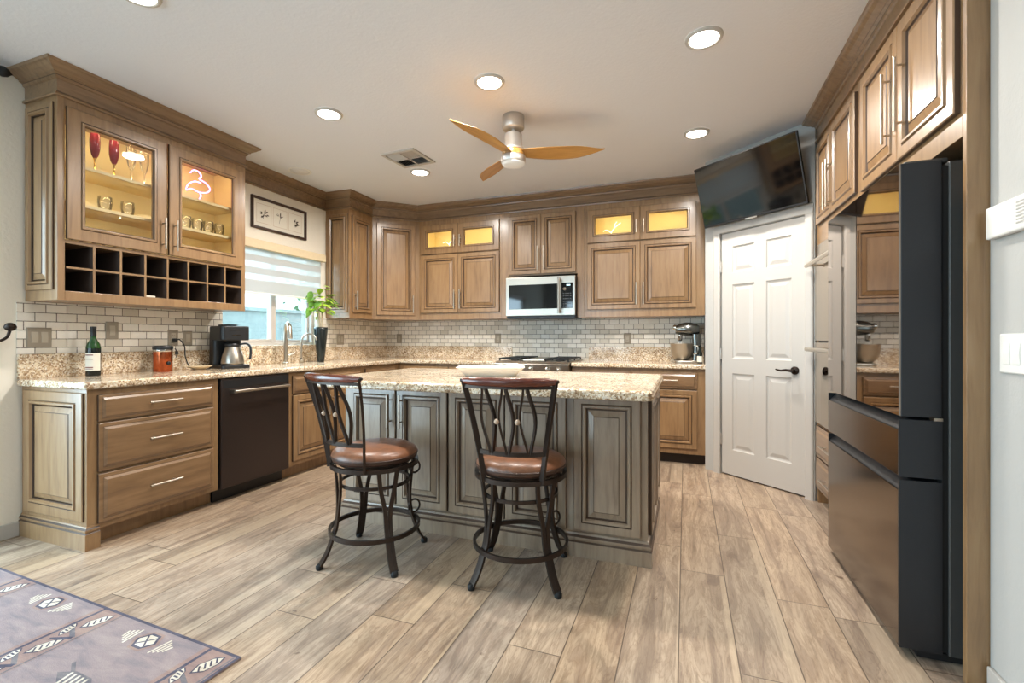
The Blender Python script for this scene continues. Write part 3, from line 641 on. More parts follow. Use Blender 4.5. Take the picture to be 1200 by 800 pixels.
# ------------------------------------------------------------------ island
IX0, IX1, IY0, IY1 = -2.05, -0.178, 2.47, 3.26
t = thing('kitchen_island', 'grey-brown panelled kitchen island behind the two bar stools', 'island', ((IX0+IX1)/2, IY0, 0))
MB().box(IX0, IX1, IY0, IY1, 0.05, 0.868).build('body', 'island_maple', t, world=True, bevel=0.002)
inv = wm(t).inverted(); IM = inv @ Matrix.Translation((0, IY0, 0))
for x0, x1, hx in ((-2.012, -1.664, -1.70), (-1.655, -1.311, -1.615), (-1.298, -0.952, None), (-0.945, -0.598, None)):
    add_door(t, x0, x1, 0.138, 0.850, hx, 0.71, 0.2, wood_='island_maple', M0=IM)
add_door(t, -0.556, -0.212, 0.138, 0.850, wood_='island_maple', M0=IM, name='panel')
RM = inv @ Matrix(((0, -1, 0, IX1), (1, 0, 0, IY0), (0, 0, 1, 0), (0, 0, 0, 1)))
for x0, x1 in ((0.045, 0.395), (0.405, 0.755)): add_door(t, x0, x1, 0.138, 0.850, wood_='island_maple', M0=RM, name='panel')
LM = inv @ Matrix(((0, 1, 0, IX0), (-1, 0, 0, IY1), (0, 0, 1, 0), (0, 0, 0, 1)))
for x0, x1 in ((0.035, 0.385), (0.395, 0.745)): add_door(t, x0, x1, 0.138, 0.850, wood_='island_maple', M0=LM, name='panel')
SKI = [(0, 0), (0.022, 0), (0.022, 0.075), (0.014, 0.082), (0.018, 0.092), (0.018, 0.102), (0.008, 0.112), (0.006, 0.122), (0, 0.126)]
MB().sweep([(IX0, IY1), (IX0, IY0), (IX1, IY0), (IX1, IY1)], SKI, dark=(2, 5)).build('skirting', ['island_maple', 'glaze'], t, world=True)
def rrect(x0, x1, y0, y1, r, n=6):
    pts = []
    for cx, cy, a0 in ((x1-r, y0+r, -PI/2), (x1-r, y1-r, 0), (x0+r, y1-r, PI/2), (x0+r, y0+r, PI)):
        pts += [(cx+r*math.cos(a0+PI/2*k/n), cy+r*math.sin(a0+PI/2*k/n)) for k in range(n+1)]
    return pts
b = MB(); prof = [(0.010, 0.868), (0.002, 0.872), (0, 0.880), (0, 0.888), (0.003, 0.893), (0.002, 0.900), (0.005, 0.908), (0.014, 0.914)]
b.loft([[(x, y, z) for x, y in rrect(IX0-0.04+i, IX1+0.042-i, 2.17+i, IY1+0.035-i, 0.03)] for i, z in prof])
o = b.build('island_worktop', 'granite'); tag(o, 'speckled beige granite slab with a front overhang on top of the island', 'worktop')
# ------------------------------------------------------------------ appliances on the back wall
t = thing('microwave', 'stainless over-the-range microwave with black window and keypad', 'microwave', (-1.83, 4.775, 1.38))
MB().box(0, 0.765, 0.03, 0.39, 0.0, 0.425).build('body', 'black_plastic', t)
MB().box(0, 0.765, 0.0, 0.03, 0.012, 0.425).build('front', 'steel', t, bevel=0.004)
MB().box(0.035, 0.575, -0.006, 0.0, 0.085, 0.345).build('window', 'dark_glass', t, bevel=0.002)
MB().box(0.62, 0.74, -0.006, 0.0, 0.085, 0.350).build('keypad', 'dark_glass', t, bevel=0.002)
MB().box(0.675, 0.715, -0.008, -0.0061, 0.318, 0.332).build('display', 'display', t)
b = MB()
for r in range(6):
    for k in range(4): b.box(0.638+k*0.024, 0.652+k*0.024, -0.0075, -0.0061, 0.10+r*0.027, 0.108+r*0.027)
b.build('key_pattern', 'fridge_side', t)
MB().lathe([(0.0, -0.02), (0.016, -0.02), (0.018, -0.006)], (0.655, 0, 0.285), 20, axis='y').build('dial', 'steel', t)
b = MB().tube([(0.603, -0.05, 0.03), (0.603, -0.05, 0.40)], 0.012, 14)
for z in (0.06, 0.37): b.box(0.594, 0.612, -0.05, 0.0, z-0.012, z+0.012)
b.build('handle', 'steel', t)
MB().box(0.01, 0.755, 0.02, 0.38, -0.014, 0.0).build('vent_grille', 'black_plastic', t)
t = thing('range', 'stainless range with black cast iron grates set into the back counter', 'range', (-1.83, 4.50, 0))
MB().box(0, 0.768, 0.02, 0.67, 0.02, 0.90).build('body', 'steel', t)
MB().prismx([(0.02, 0.79), (-0.02, 0.80), (-0.035, 0.895), (0.0, 0.921), (0.67, 0.921), (0.67, 0.90), (0.02, 0.90)], 0, 0.768).build('control_panel', 'steel', t, bevel=0.003)
MB().box(0.015, 0.753, -0.02, 0.02, 0.20, 0.775).build('oven_door', 'steel', t, bevel=0.004)
MB().box(0.015, 0.753, -0.02, 0.02, 0.03, 0.185).build('drawer', 'steel', t, bevel=0.004)
b = MB().tube([(0.06, -0.07, 0.72), (0.71, -0.07, 0.72)], 0.012, 12)
for x in (0.09, 0.68): b.box(x-0.01, x+0.01, -0.07, -0.02, 0.71, 0.73)
b.build('handle', 'steel', t)
for x in (0.10, 0.24, 0.385, 0.56, 0.67):
    MB().lathe([(0.0, -0.072), (0.019, -0.07), (0.021, -0.03), (0.024, -0.028)], (x, 0, 0.85), 20, axis='y').build('knob', 'chrome', t)
for x0, x1 in ((0.015, 0.262), (0.506, 0.753)):
    b = MB(); z0, z1 = 0.922, 0.952
    for x in (x0, (x0+x1)/2-0.006, x1-0.012): b.box(x, x+0.012, 0.04, 0.62, z1-0.012, z1)
    for y in (0.04, 0.18, 0.32, 0.46, 0.608): b.box(x0, x1, y, y+0.012, z1-0.012, z1)
    for x in (x0, x1-0.012):
        for y in (0.04, 0.32, 0.608): b.box(x, x+0.012, y, y+0.012, z0-0.001, z1-0.012)
    for y in (0.18, 0.47): b.lathe([(0.045, 0.9215), (0.045, 0.932), (0.02, 0.936)], ((x0+x1)/2, y, 0), 18)
    b.build('grate', 'black_iron', t)
MB().box(0.27, 0.498, 0.05, 0.62, 0.922, 0.940).build('griddle_cover', 'steel', t, bevel=0.004)

# ------------------------------------------------------------------ bar stools
def flat(mb, pts, w, h, upv=(0, 0, 1)): mb.tube(pts, 0, sect=(w, h, upv))
def bez(p, n=12):
    """Catmull-Rom through p"""
    P = [Vector(q) for q in p]; P = [P[0]*2-P[1]]+P+[P[-1]*2-P[-2]]; out = []
    for i in range(1, len(P)-2):
        for k in range(n):
            u = k/n; out.append(0.5*((2*P[i])+(-P[i-1]+P[i+1])*u+(2*P[i-1]-5*P[i]+4*P[i+1]-P[i+2])*u*u+(-P[i-1]+3*P[i]-3*P[i+1]+P[i+2])*u**3))
    out.append(P[-2]); return out
def stool(name, label, loc, base_rz, swivel):
    t = thing(name, label, 'bar stool', loc, 0, 'swivel bar stools')
    Bm = Matrix.Rotation(base_rz, 4, 'Z'); Sm = Matrix.Rotation(swivel, 4, 'Z')
    # four legs: two flat bars that join into one and kick outwards at the foot
    for k in range(4):
        a = PI/4+k*PI/2; L = MB(Bm); er = Vector((math.cos(a), math.sin(a), 0)); et = Vector((-math.sin(a), math.cos(a), 0))
        P = lambda r, tt, z: er*r+et*tt+Vector((0, 0, z))
        for s in (-1, 1):
            flat(L, bez([P(0.195, s*0.048, 0.497), P(0.188, s*0.036, 0.40), P(0.190, s*0.014, 0.29), P(0.200, s*0.0105, 0.20), P(0.214, s*0.0102, 0.155), P(0.244, s*0.0102, 0.075), P(0.278, s*0.0102, 0.018)], 6), 0.020, 0.011, tuple(er))
        L.lathe([(0.0, 0.0), (0.016, 0.0), (0.018, 0.006), (0.018, 0.018), (0.012, 0.026)], tuple(er*0.281), 16, 1)
        L.build('leg', ['iron', 'rubber'], t)
    b = MB(); b.tube(circ(0.228, 0.160, 56), 0, closed=True, sect=(0.013, 0.022)); b.build('foot_ring', 'iron', t)
    b = MB(); b.tube(circ(0.178, 0.402, 48), 0, closed=True, sect=(0.009, 0.016)); b.build('brace_ring', 'iron', t)
    a = PI/4
    for r0, z0, rr in ((0.215, 0.218, 0.032), (0.218, 0.435, 0.030)):
        b = MB(Bm); pts = [Vector((math.cos(a), math.sin(a), 0))*(r0+0.006+rr*math.cos(q))+Vector((0, 0, z0+rr*math.sin(q)*1.1)) for q in [PI*1.15-2*PI*i/26*0.9 for i in range(27)]]
        b.tube(pts, 0.0055, 8); b.build('scroll', 'iron', t)
    b = MB(); b.tube(circ(0.218, 0.498, 56), 0, closed=True, sect=(0.016, 0.022)); b.build('seat_ring', 'iron', t)
    b = MB(); b.lathe([(0.03, 0.49), (0.17, 0.492), (0.19, 0.505), (0.198, 0.520), (0.12, 0.522)], seg=40)
    for k in range(4): q = k*PI/2; b.box(-0.21 if k == 0 else -0.012, 0.21 if k == 0 else 0.012, -0.012 if k == 0 else -0.21, 0.012 if k == 0 else 0.21, 0.492, 0.502) if k < 2 else None
    b.build('swivel_plate', 'iron', t)
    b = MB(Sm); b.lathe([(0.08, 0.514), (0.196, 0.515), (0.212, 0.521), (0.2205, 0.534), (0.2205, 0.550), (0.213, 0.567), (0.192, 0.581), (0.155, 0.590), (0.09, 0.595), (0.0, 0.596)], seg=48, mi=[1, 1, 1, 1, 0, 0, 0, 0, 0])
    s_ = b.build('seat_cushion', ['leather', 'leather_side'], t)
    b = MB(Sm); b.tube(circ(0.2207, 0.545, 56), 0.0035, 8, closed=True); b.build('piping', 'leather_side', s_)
    # backrest on a curved, leaning surface
    def bp(u, z):
        v = (z-0.50)/0.46; hw = 0.136+0.070*max(0, v)**1.15
        y = -0.180-0.030*v-0.055*max(0, v)**2-(0.046*(1-u*u))
        return Vector((u*hw, y, z))
    for s in (-1, 1):
        b = MB(Sm); flat(b, [bp(s, 0.492+0.475*k/14) for k in range(15)], 0.013, 0.024, (s*0.8, -0.6, 0)); b.build('back_post', 'iron', t)
    for zz_, hh_ in ((0.635, 0.020), (0.938, 0.014)):
        b = MB(Sm); flat(b, [bp(-1+2*k/16, zz_) for k in range(17)], 0.012, hh_); b.build('cross_bar', 'iron', t)
    for k in range(3):
        ut, ub = (-0.52, -0.06, 0.40)[k], (-0.56, -0.05, 0.56)[k]
        for s in (-1, 1):
            b = MB(Sm); flat(b, [bp(ut+(ub-ut)*q/24+s*(0.042+0.142*math.sin(PI*q/24)**1.5), 0.935-0.298*q/24) for q in range(25)], 0.010, 0.016); b.build('back_slat', 'iron', t)
    for u in (-0.295, 0.235): b = MB(Sm); b.ball(tuple(bp(u, 0.785)-Vector((0, 0.008, 0))), 0.0125); b.build('bead', 'bead_tan', t)
    b = MB(Sm); rr = []
    for k in range(25):
        u = -1.03+2.06*k/24; p = bp(u, 0.962); n = Vector((0.15*u, -1, 0)).normalized(); e = 1 if 1 < k < 23 else 0.82
        h = 0.0165*e*(1+0.25*(1-u*u)); w = 0.0135*e
        rr.append([tuple(p+n*(w*math.cos(q))+Vector((0, 0, h*math.sin(q)))) for q in [2*PI*i/12 for i in range(12)]])
    b.loft(rr, 0, (True, True), True); b.build('top_rail', 'walnut_rail', t)
    for u in (-1.045, 1.045): b = MB(Sm); b.ball(tuple(bp(u, 0.964)), 0.009); b.build('rail_cap', 'iron', t)
    return t
stool('bar_stool', 'left bar stool, turned slightly outwards, with brown leather seat and iron frame', (-1.55, 2.10, 0), math.radians(10), math.radians(-13.8))
stool('bar_stool', 'right bar stool, squarely facing the island middle, brown leather seat and iron frame', (-0.762, 2.193, 0), math.radians(10.4), math.radians(7.4))

# ------------------------------------------------------------------ ceiling things
def downlight(x, y, label, k=1.0):
    t = thing('recessed_light', label, 'ceiling light', (x, y, CEIL-0.014), 0, 'recessed ceiling lights')
    MB().lathe([(0.072, 0.006), (0.078, 0.0), (0.090, 0.004), (0.094, 0.0138)], seg=36, caps=(False, False)).build('trim_ring', 'white_paint', t)
    MB().lathe([(0.0, 0.005), (0.072, 0.005), (0.074, 0.013)], seg=36, caps=(False, False)).build('lens', 'lamp_lens', t)
    d = bpy.data.lights.new('lamp', 'AREA'); d.shape = 'DISK'; d.size = 0.14; d.energy = LAMP_W*k; d.color = (1.0, 0.95, 0.88); d.spread = math.radians(165)
    o = bpy.data.objects.new('lamp', d); C.objects.link(o); o.location = (x, y, CEIL-0.03)
    return t
downlight(0.09, 2.626, 'recessed light nearest the camera on the right, high above the refrigerator aisle')
downlight(-1.113, 2.626, 'recessed light in front of the ceiling fan')
downlight(-2.312, 2.615, 'recessed light on the left, between the fan and the wine rack cabinet')
downlight(0.08, 3.823, 'recessed light just left of the television')
downlight(-2.322, 3.827, 'recessed light beside the ceiling vent, towards the back')
for x in (-2.31, -1.11, 0.09):
    downlight(x, 1.40, 'recessed light above and outside the top of the picture', 0.12); 
for x in (-2.31, -0.4): downlight(x, -0.6, 'recessed light behind the camera', 0.12)
t = thing('ceiling_speaker', 'round white flush ceiling speaker near the framed print', 'speaker', (-3.36, 3.42, CEIL-0.008))
MB().lathe([(0.085, 0.004), (0.092, 0.0), (0.102, 0.003), (0.104, 0.0078)], seg=40, caps=(False, False)).build('trim_ring', 'white_plastic', t)
MB().lathe([(0.0, 0.003), (0.085, 0.004), (0.086, 0.0078)], seg=40, caps=(False, False)).build('grille', noisy('speaker_grille', (222, 220, 218), 0.05, 900, 0.7) and 'speaker_grille', t)
t = thing('ceiling_vent', 'square white louvred air vent in the ceiling', 'vent', (-2.235, 3.495, CEIL-0.012), math.radians(-4))
b = MB(); w = 0.165
b.loft([rectring(-w+a, w-a, -w+a, w-a, 0) for a in (0, 0.028)], 0) if False else None
for x0, x1, y0, y1 in ((-w, w, -w, -w+0.028), (-w, w, w-0.028, w), (-w, -w+0.028, -w+0.028, w-0.028), (w-0.028, w, -w+0.028, w-0.028), (-0.006, 0.006, -w+0.028, w-0.028), (-w+0.028, w-0.028, -0.006, 0.006)): b.box(x0, x1, y0, y1, 0.0, 0.0118)
b.build('frame', 'white_paint', t)
MB().box(-w+0.028, w-0.028, -w+0.028, w-0.028, 0.0112, 0.0119).build('duct', 'black_iron', t)
b = MB(); e = w-0.03
for sx in (-1, 1):
    for sy in (-1, 1):
        for k in range(6):
            q = 0.014+k*0.021
            if sx*sy > 0: b.add([(sx*0.006, sy*q, 0.0), (sx*e, sy*q, 0.0), (sx*e, sy*(q+0.012), 0.011), (sx*0.006, sy*(q+0.012), 0.011)], [(0, 1, 2, 3)])
            else: b.add([(sx*q, sy*0.006, 0.0), (sx*q, sy*e, 0.0), (sx*(q+0.012), sy*e, 0.011), (sx*(q+0.012), sy*0.006, 0.011)], [(0, 1, 2, 3)])
b.build('louvre', 'white_paint', t)
# ceiling fan
t = thing('ceiling_fan', 'brushed nickel ceiling fan with three curved wooden blades and a light', 'ceiling fan', (-1.13, 3.094, CEIL-0.345))
z0 = -(CEIL-0.345)
MB().lathe([(0.072, 0.345), (0.077, 0.342), (0.077, 0.262), (0.072, 0.252), (0.0, 0.250)], seg=36).build('canopy', 'brushed_nickel', t)
MB().lathe([(0.013, 0.252), (0.013, 0.215), (0.022, 0.213), (0.022, 0.20)], seg=20).build('downrod', 'brushed_nickel', t)
MB().lathe([(0.0, 0.222), (0.050, 0.222), (0.060, 0.214), (0.061, 0.12), (0.074, 0.118), (0.075, 0.100), (0.0, 0.1)], seg=40).build('motor', 'brushed_nickel', t)
MB().lathe([(0.0, 0.1005), (0.076, 0.1005), (0.078, 0.094), (0.078, 0.068), (0.076, 0.062), (0.0, 0.062)], seg=40).build('hub', 'blade_wood', t)
MB().lathe([(0.0, 0.062), (0.084, 0.062), (0.086, 0.058), (0.086, 0.022), (0.082, 0.016), (0.0, 0.016)], seg=40).build('light_housing', 'brushed_nickel', t)
MB().lathe([(0.080, 0.0165), (0.076, 0.004), (0.05, -0.001), (0.0, -0.002)], seg=40).build('light_lens', 'fan_lens', t)
for k in range(3):
    a = math.radians(13+120*k); b = MB(); rr = []; N = 22
    for i in range(N+1):
        s = i/N; r = 0.045+0.585*s; w = (0.038+0.036*math.sin(PI*min(1, s*0.95+0.02))**0.9)*(1-max(0, (s-0.62)/0.38)**2.2)+0.002
        tw = math.radians(-15+5*s); off = -0.012+0.035*math.sin(PI*s*0.85); zc = 0.080+0.004*s*s; th = 0.0055*(1-0.6*s)
        ring = []
        for q in range(12):
            ang = 2*PI*q/12; cx = w*math.cos(ang); cz = th*math.sin(ang)+0.006*(1-(cx/max(w, 1e-4))**2)
            ring.append((r, off+cx*math.cos(tw)-cz*math.sin(tw), zc+cx*math.sin(tw)+cz*math.cos(tw)))
        rr.append(ring)
    b.loft(rr, 0, (True, True), True); b.build('blade', 'blade_wood', t).rotation_euler = (0, 0, a)

# ------------------------------------------------------------------ television over the pantry door
tz, tb = 2.580, 2.097
n2 = Vector((-0.66996, -0.74239, 0)); u2 = Vector((0.74239, -0.66996, 0)); A3 = Vector((0.165, 4.497, 0))
bl = A3+u2*0.066+n2*0.085+Vector((0, 0, tb)); upv = (n2*0.135+Vector((0, 0, tz-tb))); TH = upv.length; upv = upv.normalized(); fn = u2.cross(upv).normalized()
TM = Matrix((( u2.x, -fn.x, upv.x, bl.x), (u2.y, -fn.y, upv.y, bl.y), (u2.z, -fn.z, upv.z, bl.z), (0, 0, 0, 1)))   # x right, y back, z up
t = thing('television', 'black flat television tilted down on the wall above the pantry door', 'television', tuple(bl+u2*0.43))
W_ = 0.872
MB(TM).box(0, W_, 0.0, 0.022, 0, TH).build('frame', 'black_plastic', t, world=True, bevel=0.003)
MB(TM).box(0.007, W_-0.007, -0.0012, 0.0, 0.016, TH-0.008).build('screen', 'screen', t, world=True)
MB(TM).box(0.10, W_-0.10, 0.022, 0.055, 0.05, TH*0.55).build('back_cover', 'black_plastic', t, world=True, bevel=0.006)
MB(TM).box(W_/2-0.05, W_/2+0.05, -0.002, 0.012, -0.008, 0.004).box(W_/2-0.012, W_/2+0.012, -0.004, 0.0, -0.004, 0.003).build('sensor', 'chrome', t, world=True)
b = MB(); c0 = A3+u2*0.5; 
b.tube([tuple(c0+n2*0.001+Vector((0, 0, 2.36))), tuple(c0+n2*0.10+Vector((0, 0, 2.32)))], 0, sect=(0.08, 0.05))
b.build('wall_mount', 'black_iron', t, world=True)

# ------------------------------------------------------------------ wall things
SM_L = Matrix(((0, -1, 0, LW), (1, 0, 0, 0), (0, 0, 1, 0), (0, 0, 0, 1)))      # a along +y, depth into the wall, front faces +x
t = thing('picture_frame', 'long dark-framed print of three botanical sprigs above the window', 'picture', (LW, 3.475, 2.30), PI/2)
w, h = 0.325, 0.146
b = MB(); b.loft([rectring(-w+a, w-a, -h+a, h-a, y) for a, y in ((0, 0), (0, -0.02), (0.004, -0.024), (0.018, -0.022), (0.024, -0.012), (0.024, 0.0), (0, 0))], 0, (False, False)); b.build('frame', 'frame_brown', t)
MB().add(rectring(-w+0.022, w-0.022, -h+0.022, h-0.022, -0.006), [(0, 1, 2, 3)]).build('mat', 'paper', t)
rnd = random.Random(11)
for k in range(3):
    cx = -0.185+0.185*k; p = MB()
    for e in (0.0,): p.loft([rectring(cx-0.082+a, cx+0.082-a, -0.088+a, 0.088-a, -0.0065) for a in (0, 0.003)], 1, (False, False))
    p.tube([(cx-0.012, -0.0068, -0.05), (cx, -0.0068, 0.0), (cx+0.008, -0.0068, 0.04)], 0.0012, 5, 0)
    for i in range(11 if k != 1 else 9):
        a = rnd.uniform(0, 2*PI) if k != 1 else PI/2+rnd.uniform(-1, 1); d = rnd.uniform(0.012, 0.04); c = Vector((cx+(d*math.cos(a)), -0.007-0.00005*i, d*math.sin(a)*1.1)); q = Vector((math.cos(a), 0, math.sin(a))); e = Vector((-q.z, 0, q.x)); L = 0.018 if k != 1 else 0.026; ww = 0.008 if k != 1 else 0.0035
        p.add([c-q*L*0.6, c+e*ww, c+q*L, c-e*ww], [(0, 1, 2, 3)], 0)
    p.build('print', ['ink', 'bead_tan'], t)
# zebra roller blind
t = thing('roller_blind', 'cream zebra roller blind half lowered over the sink window', 'blind', (LW, 3.43, 1.96), PI/2)
MB().box(-0.575, 0.585, -0.075, -0.002, 0.0, 0.078).build('valance', noisy('valance_cream', (226, 206, 172), 0.02, 40, 0.6) and 'valance_cream', t, bevel=0.006)
b = MB(); z = 0.0; k = 0; x0, x1 = -0.565, 0.548
seq = [(0.055, 1), (0.062, 0), (0.05, 1), (0.062, 0), (0.05, 1), (0.062, 0), (0.05, 0)]
for hgt, m in seq:
    b.add(rectring(x0, x1, z-hgt, z, -0.035), [(0, 1, 2, 3)], m); z -= hgt
b.build('fabric', ['blind_band', 'blind_sheer'], t)
MB().box(x0, x1, -0.044, -0.027, z-0.018, z).build('bottom_rail', 'blind_white', t, bevel=0.005)
# plates on the backsplash
def plate(label, Mx, w, h, kind, gangs=1, name='outlet_plate', cat='outlet', mat='stone_plate', grp=None):
    t = thing(name, label, cat, (0, 0, 0), 0, grp)
    t.location = Mx.to_translation(); t.rotation_euler = Mx.to_euler()
    b = MB(); b.loft([rectring(-w/2+a, w/2-a, -h/2+a, h/2-a, y) for a, y in ((0, 0), (0, -0.003), (0.004, -0.0065))]); b.build('plate', mat, t)
    for g in range(gangs):
        cx = (g-(gangs-1)/2)*0.046
        if kind[g] == 's': MB().prismx([(-0.006, -0.033), (-0.008, -0.033), (-0.0105, 0.0), (-0.0075, 0.033), (-0.006, 0.033)], cx-0.0165, cx+0.0165).build('rocker', 'stone_rocker' if mat == 'stone_plate' else mat, t, bevel=0.001)
        else:
            o = MB().box(cx-0.0165, cx+0.0165, -0.008, -0.006, -0.033, 0.033).build('socket', 'stone_rocker' if mat == 'stone_plate' else mat, t, bevel=0.001)
            b = MB()
            for s in (-1, 1):
                for e in (-1, 1): b.box(cx+e*0.006-0.001, cx+e*0.006+0.001, -0.0084, -0.0079, s*0.018-0.004, s*0.018+0.004)
            b.build('slot', 'black_plastic', o)
    return t
def onleft(y, z): return Matrix.Translation((LW+0.0095, y, z)) @ Matrix.Rotation(PI/2, 4, 'Z')
def onback(x, z): return Matrix.Translation((x, BW-0.0095, z))
plate('double stone-coloured rocker switch on the tiles at the far left, by the curtain hook', onleft(1.675, 1.157), 0.118, 0.118, 'ss', 2, 'switch_plate', 'light switch')
plate('single stone-coloured switch on the tiles above the wine bottle', onleft(2.058, 1.205), 0.076, 0.118, 's', 1, 'switch_plate', 'light switch')
plate('stone-coloured outlet holding the black plug, right of the copper canister', onleft(2.463, 1.158), 0.076, 0.118, 'o')
plate('blank-faced stone-coloured switch between the plugged outlet and coffee maker', onleft(2.575, 1.153), 0.072, 0.112, 's', 1, 'switch_plate', 'light switch')
plate('double stone-coloured outlet on the tiles just right of the plant vase', onleft(4.31, 1.14), 0.118, 0.118, 'os', 2)
plate('stone-coloured outlet nearest the room corner on the back wall tiles', onback(-3.445, 1.15), 0.076, 0.118, 'o')
plate('stone-coloured outlet on the back wall tiles left of the range', onback(-2.08, 1.15), 0.076, 0.118, 'o')
plate('stone-coloured outlet on the back wall tiles between range and mixer', onback(-0.583, 1.15), 0.072, 0.118, 'o')
onright = lambda y, z: Matrix.Translation((RW-0.0005, y, z)) @ Matrix.Rotation(-PI/2, 4, 'Z')
plate('white double rocker switch on the right wall beside the refrigerator', onright(1.862, 1.104), 0.122, 0.122, 'ss', 2, 'switch_plate', 'light switch', 'white_plastic')
t = thing('door_chime', 'white rectangular chime box on the right wall above the switch', 'chime', (RW-0.0005, 1.835, 1.517), -PI/2)
MB().box(-0.125, 0.118, -0.024, 0, -0.05, 0.052).build('cover', 'white_plastic', t, bevel=0.006)
b = MB()
for k in range(7): b.box(0.03, 0.10, -0.0255, -0.0242, -0.03+k*0.01, -0.026+k*0.01)
b.build('grille', 'white_paint', t)
# curtain rod and holdback on the left wall
t = thing('curtain_rod', 'end of a black curtain rod at the ceiling, far left edge', 'curtain rod', (LW, 1.38, 2.645))
b = MB().tube([(0.075, -2.9, 0), (0.075, 0.06, 0)], 0.013, 12); b.build('rod', 'black_iron', t)
MB().lathe([(0.008, 0.055), (0.02, 0.062), (0.02, 0.07), (0.010, 0.076), (0.026, 0.092), (0.030, 0.108), (0.022, 0.128), (0.006, 0.142), (0.001, 0.150)], (0.075, 0, 0), 18, axis='y').build('finial', 'black_iron', t)
MB().box(0.0005, 0.006, 0.0, 0.03, -0.05, 0.05).box(0.006, 0.075, 0.010, 0.02, -0.022, -0.012).build('bracket', 'black_iron', t)
t = thing('curtain_holdback', 'dark iron curtain holdback hook with a ribbed ball, left wall', 'curtain hook', (LW, 1.42, 1.14))
MB().lathe([(0.0, 0.0005), (0.032, 0.0005), (0.034, 0.006), (0.012, 0.012)], (0, 0, 0), 20, axis='x').build('wall_plate', 'bronze', t)
MB().tube(bez([(0.01, 0, 0), (0.05, 0.0, -0.012), (0.08, 0.03, -0.012), (0.088, 0.075, 0.014), (0.085, 0.092, 0.052)], 8), 0.0075, 10).build('arm', 'bronze', t)
b = MB(); N = 24; rr = []
for k in range(11):
    th = PI*k/10; rr.append([(0.085+(0.026+0.0018*math.cos(8*q+3*th))*max(0.03, math.sin(th))*math.cos(q), 0.094+(0.026+0.0018*math.cos(8*q+3*th))*max(0.03, math.sin(th))*math.sin(q), 0.076-0.024*math.cos(th)) for q in [2*PI*i/N for i in range(N)]])
b.loft(rr, 0, (True, True), True); b.build('knob', 'bronze', t)

# ------------------------------------------------------------------ on the worktops
CT = 0.914
t = thing('wine_bottle', 'green glass wine bottle with a cream label, on the left counter', 'bottle', (-3.52, 1.882, CT))
MB().lathe([(0.0, 0.0), (0.036, 0.0), (0.038, 0.006), (0.038, 0.175), (0.034, 0.20), (0.020, 0.225), (0.0145, 0.242), (0.0142, 0.262)], seg=32, mi=[1, 1, 1, 0, 0, 0, 0]).build('glass', ['wine_green', 'wine_dark'], t)
MB().lathe([(0.0155, 0.25), (0.0155, 0.300), (0.0165, 0.302), (0.0165, 0.312), (0.0, 0.313)], seg=28, caps=(False, True)).build('foil_cap', 'black_plastic', t)
b = MB(); ang = [math.radians(-150+180*k/20) for k in range(21)]
b.loft([[(0.0386*math.cos(a), 0.0386*math.sin(a), z) for a in ang] for z in (0.035, 0.145)], 0, closed=False, smooth=True)
lb = b.build('label', 'paper', t); b = MB(); a2 = [math.radians(-100+70*k/10) for k in range(11)]
for z, hh in ((0.130, 0.006), (0.052, 0.006), (0.044, 0.003), (0.105, 0.004)): b.loft([[(0.0389*math.cos(a), 0.0389*math.sin(a), q) for a in a2] for q in (z, z+hh)], 0, closed=False)
b.build('label_print', 'label_ink', lb)
t = thing('canister', 'copper coffee canister with a dark clamp lid, on the left counter', 'canister', (-3.52, 2.305, CT))
MB().lathe([(0.0, 0.0), (0.056, 0.0), (0.058, 0.004), (0.058, 0.142)], seg=36).build('body', 'copper', t)
MB().lathe([(0.0585, 0.142), (0.0595, 0.143), (0.0595, 0.156), (0.0585, 0.158)], seg=36).build('collar', 'chrome', t)
MB().lathe([(0.061, 0.158), (0.062, 0.162), (0.062, 0.178), (0.055, 0.186), (0.0, 0.188)], seg=36).build('lid', 'black_plastic', t)
b = MB().tube([(0.05, 0.052, 0.165), (0.052, 0.066, 0.14), (0.05, 0.062, 0.10)], 0.004, 8); b.box(0.044, 0.056, 0.055, 0.072, 0.12, 0.145)
b.build('clamp', 'black_plastic', t)
MB().lathe([(0.0, 0.058), (0.012, 0.058), (0.014, 0.062), (0.010, 0.064), (0.0, 0.063)], (0.002, -0.0, 0.06), 18, axis='x').build('badge', 'black_plastic', t)
t = thing('power_cord', 'black power cord and plug hanging from the outlet beside the canister', 'cord', (-3.645, 2.463, 1.14))
MB().box(0.003, 0.032, -0.011, 0.011, -0.012, 0.012).build('plug', 'black_plastic', t, bevel=0.003)
MB().tube(bez([(0.03, 0, 0), (0.045, 0.02, 0.0), (0.05, 0.05, -0.05), (0.05, 0.055, -0.12), (0.055, 0.075, -0.19), (0.065, 0.10, -0.222)], 8), 0.0042, 8).build('cable', 'black_plastic', t)
t = thing('spoon_rest', 'small shallow clear glass dish left of the coffee maker', 'dish', (-3.50, 2.56, CT))
MB().lathe([(0.0, 0.003), (0.035, 0.002), (0.04, 0.0), (0.05, 0.008), (0.085, 0.024), (0.088, 0.026), (0.084, 0.026), (0.048, 0.012), (0.0, 0.008)], seg=36).build('dish', 'valance_cream', t)
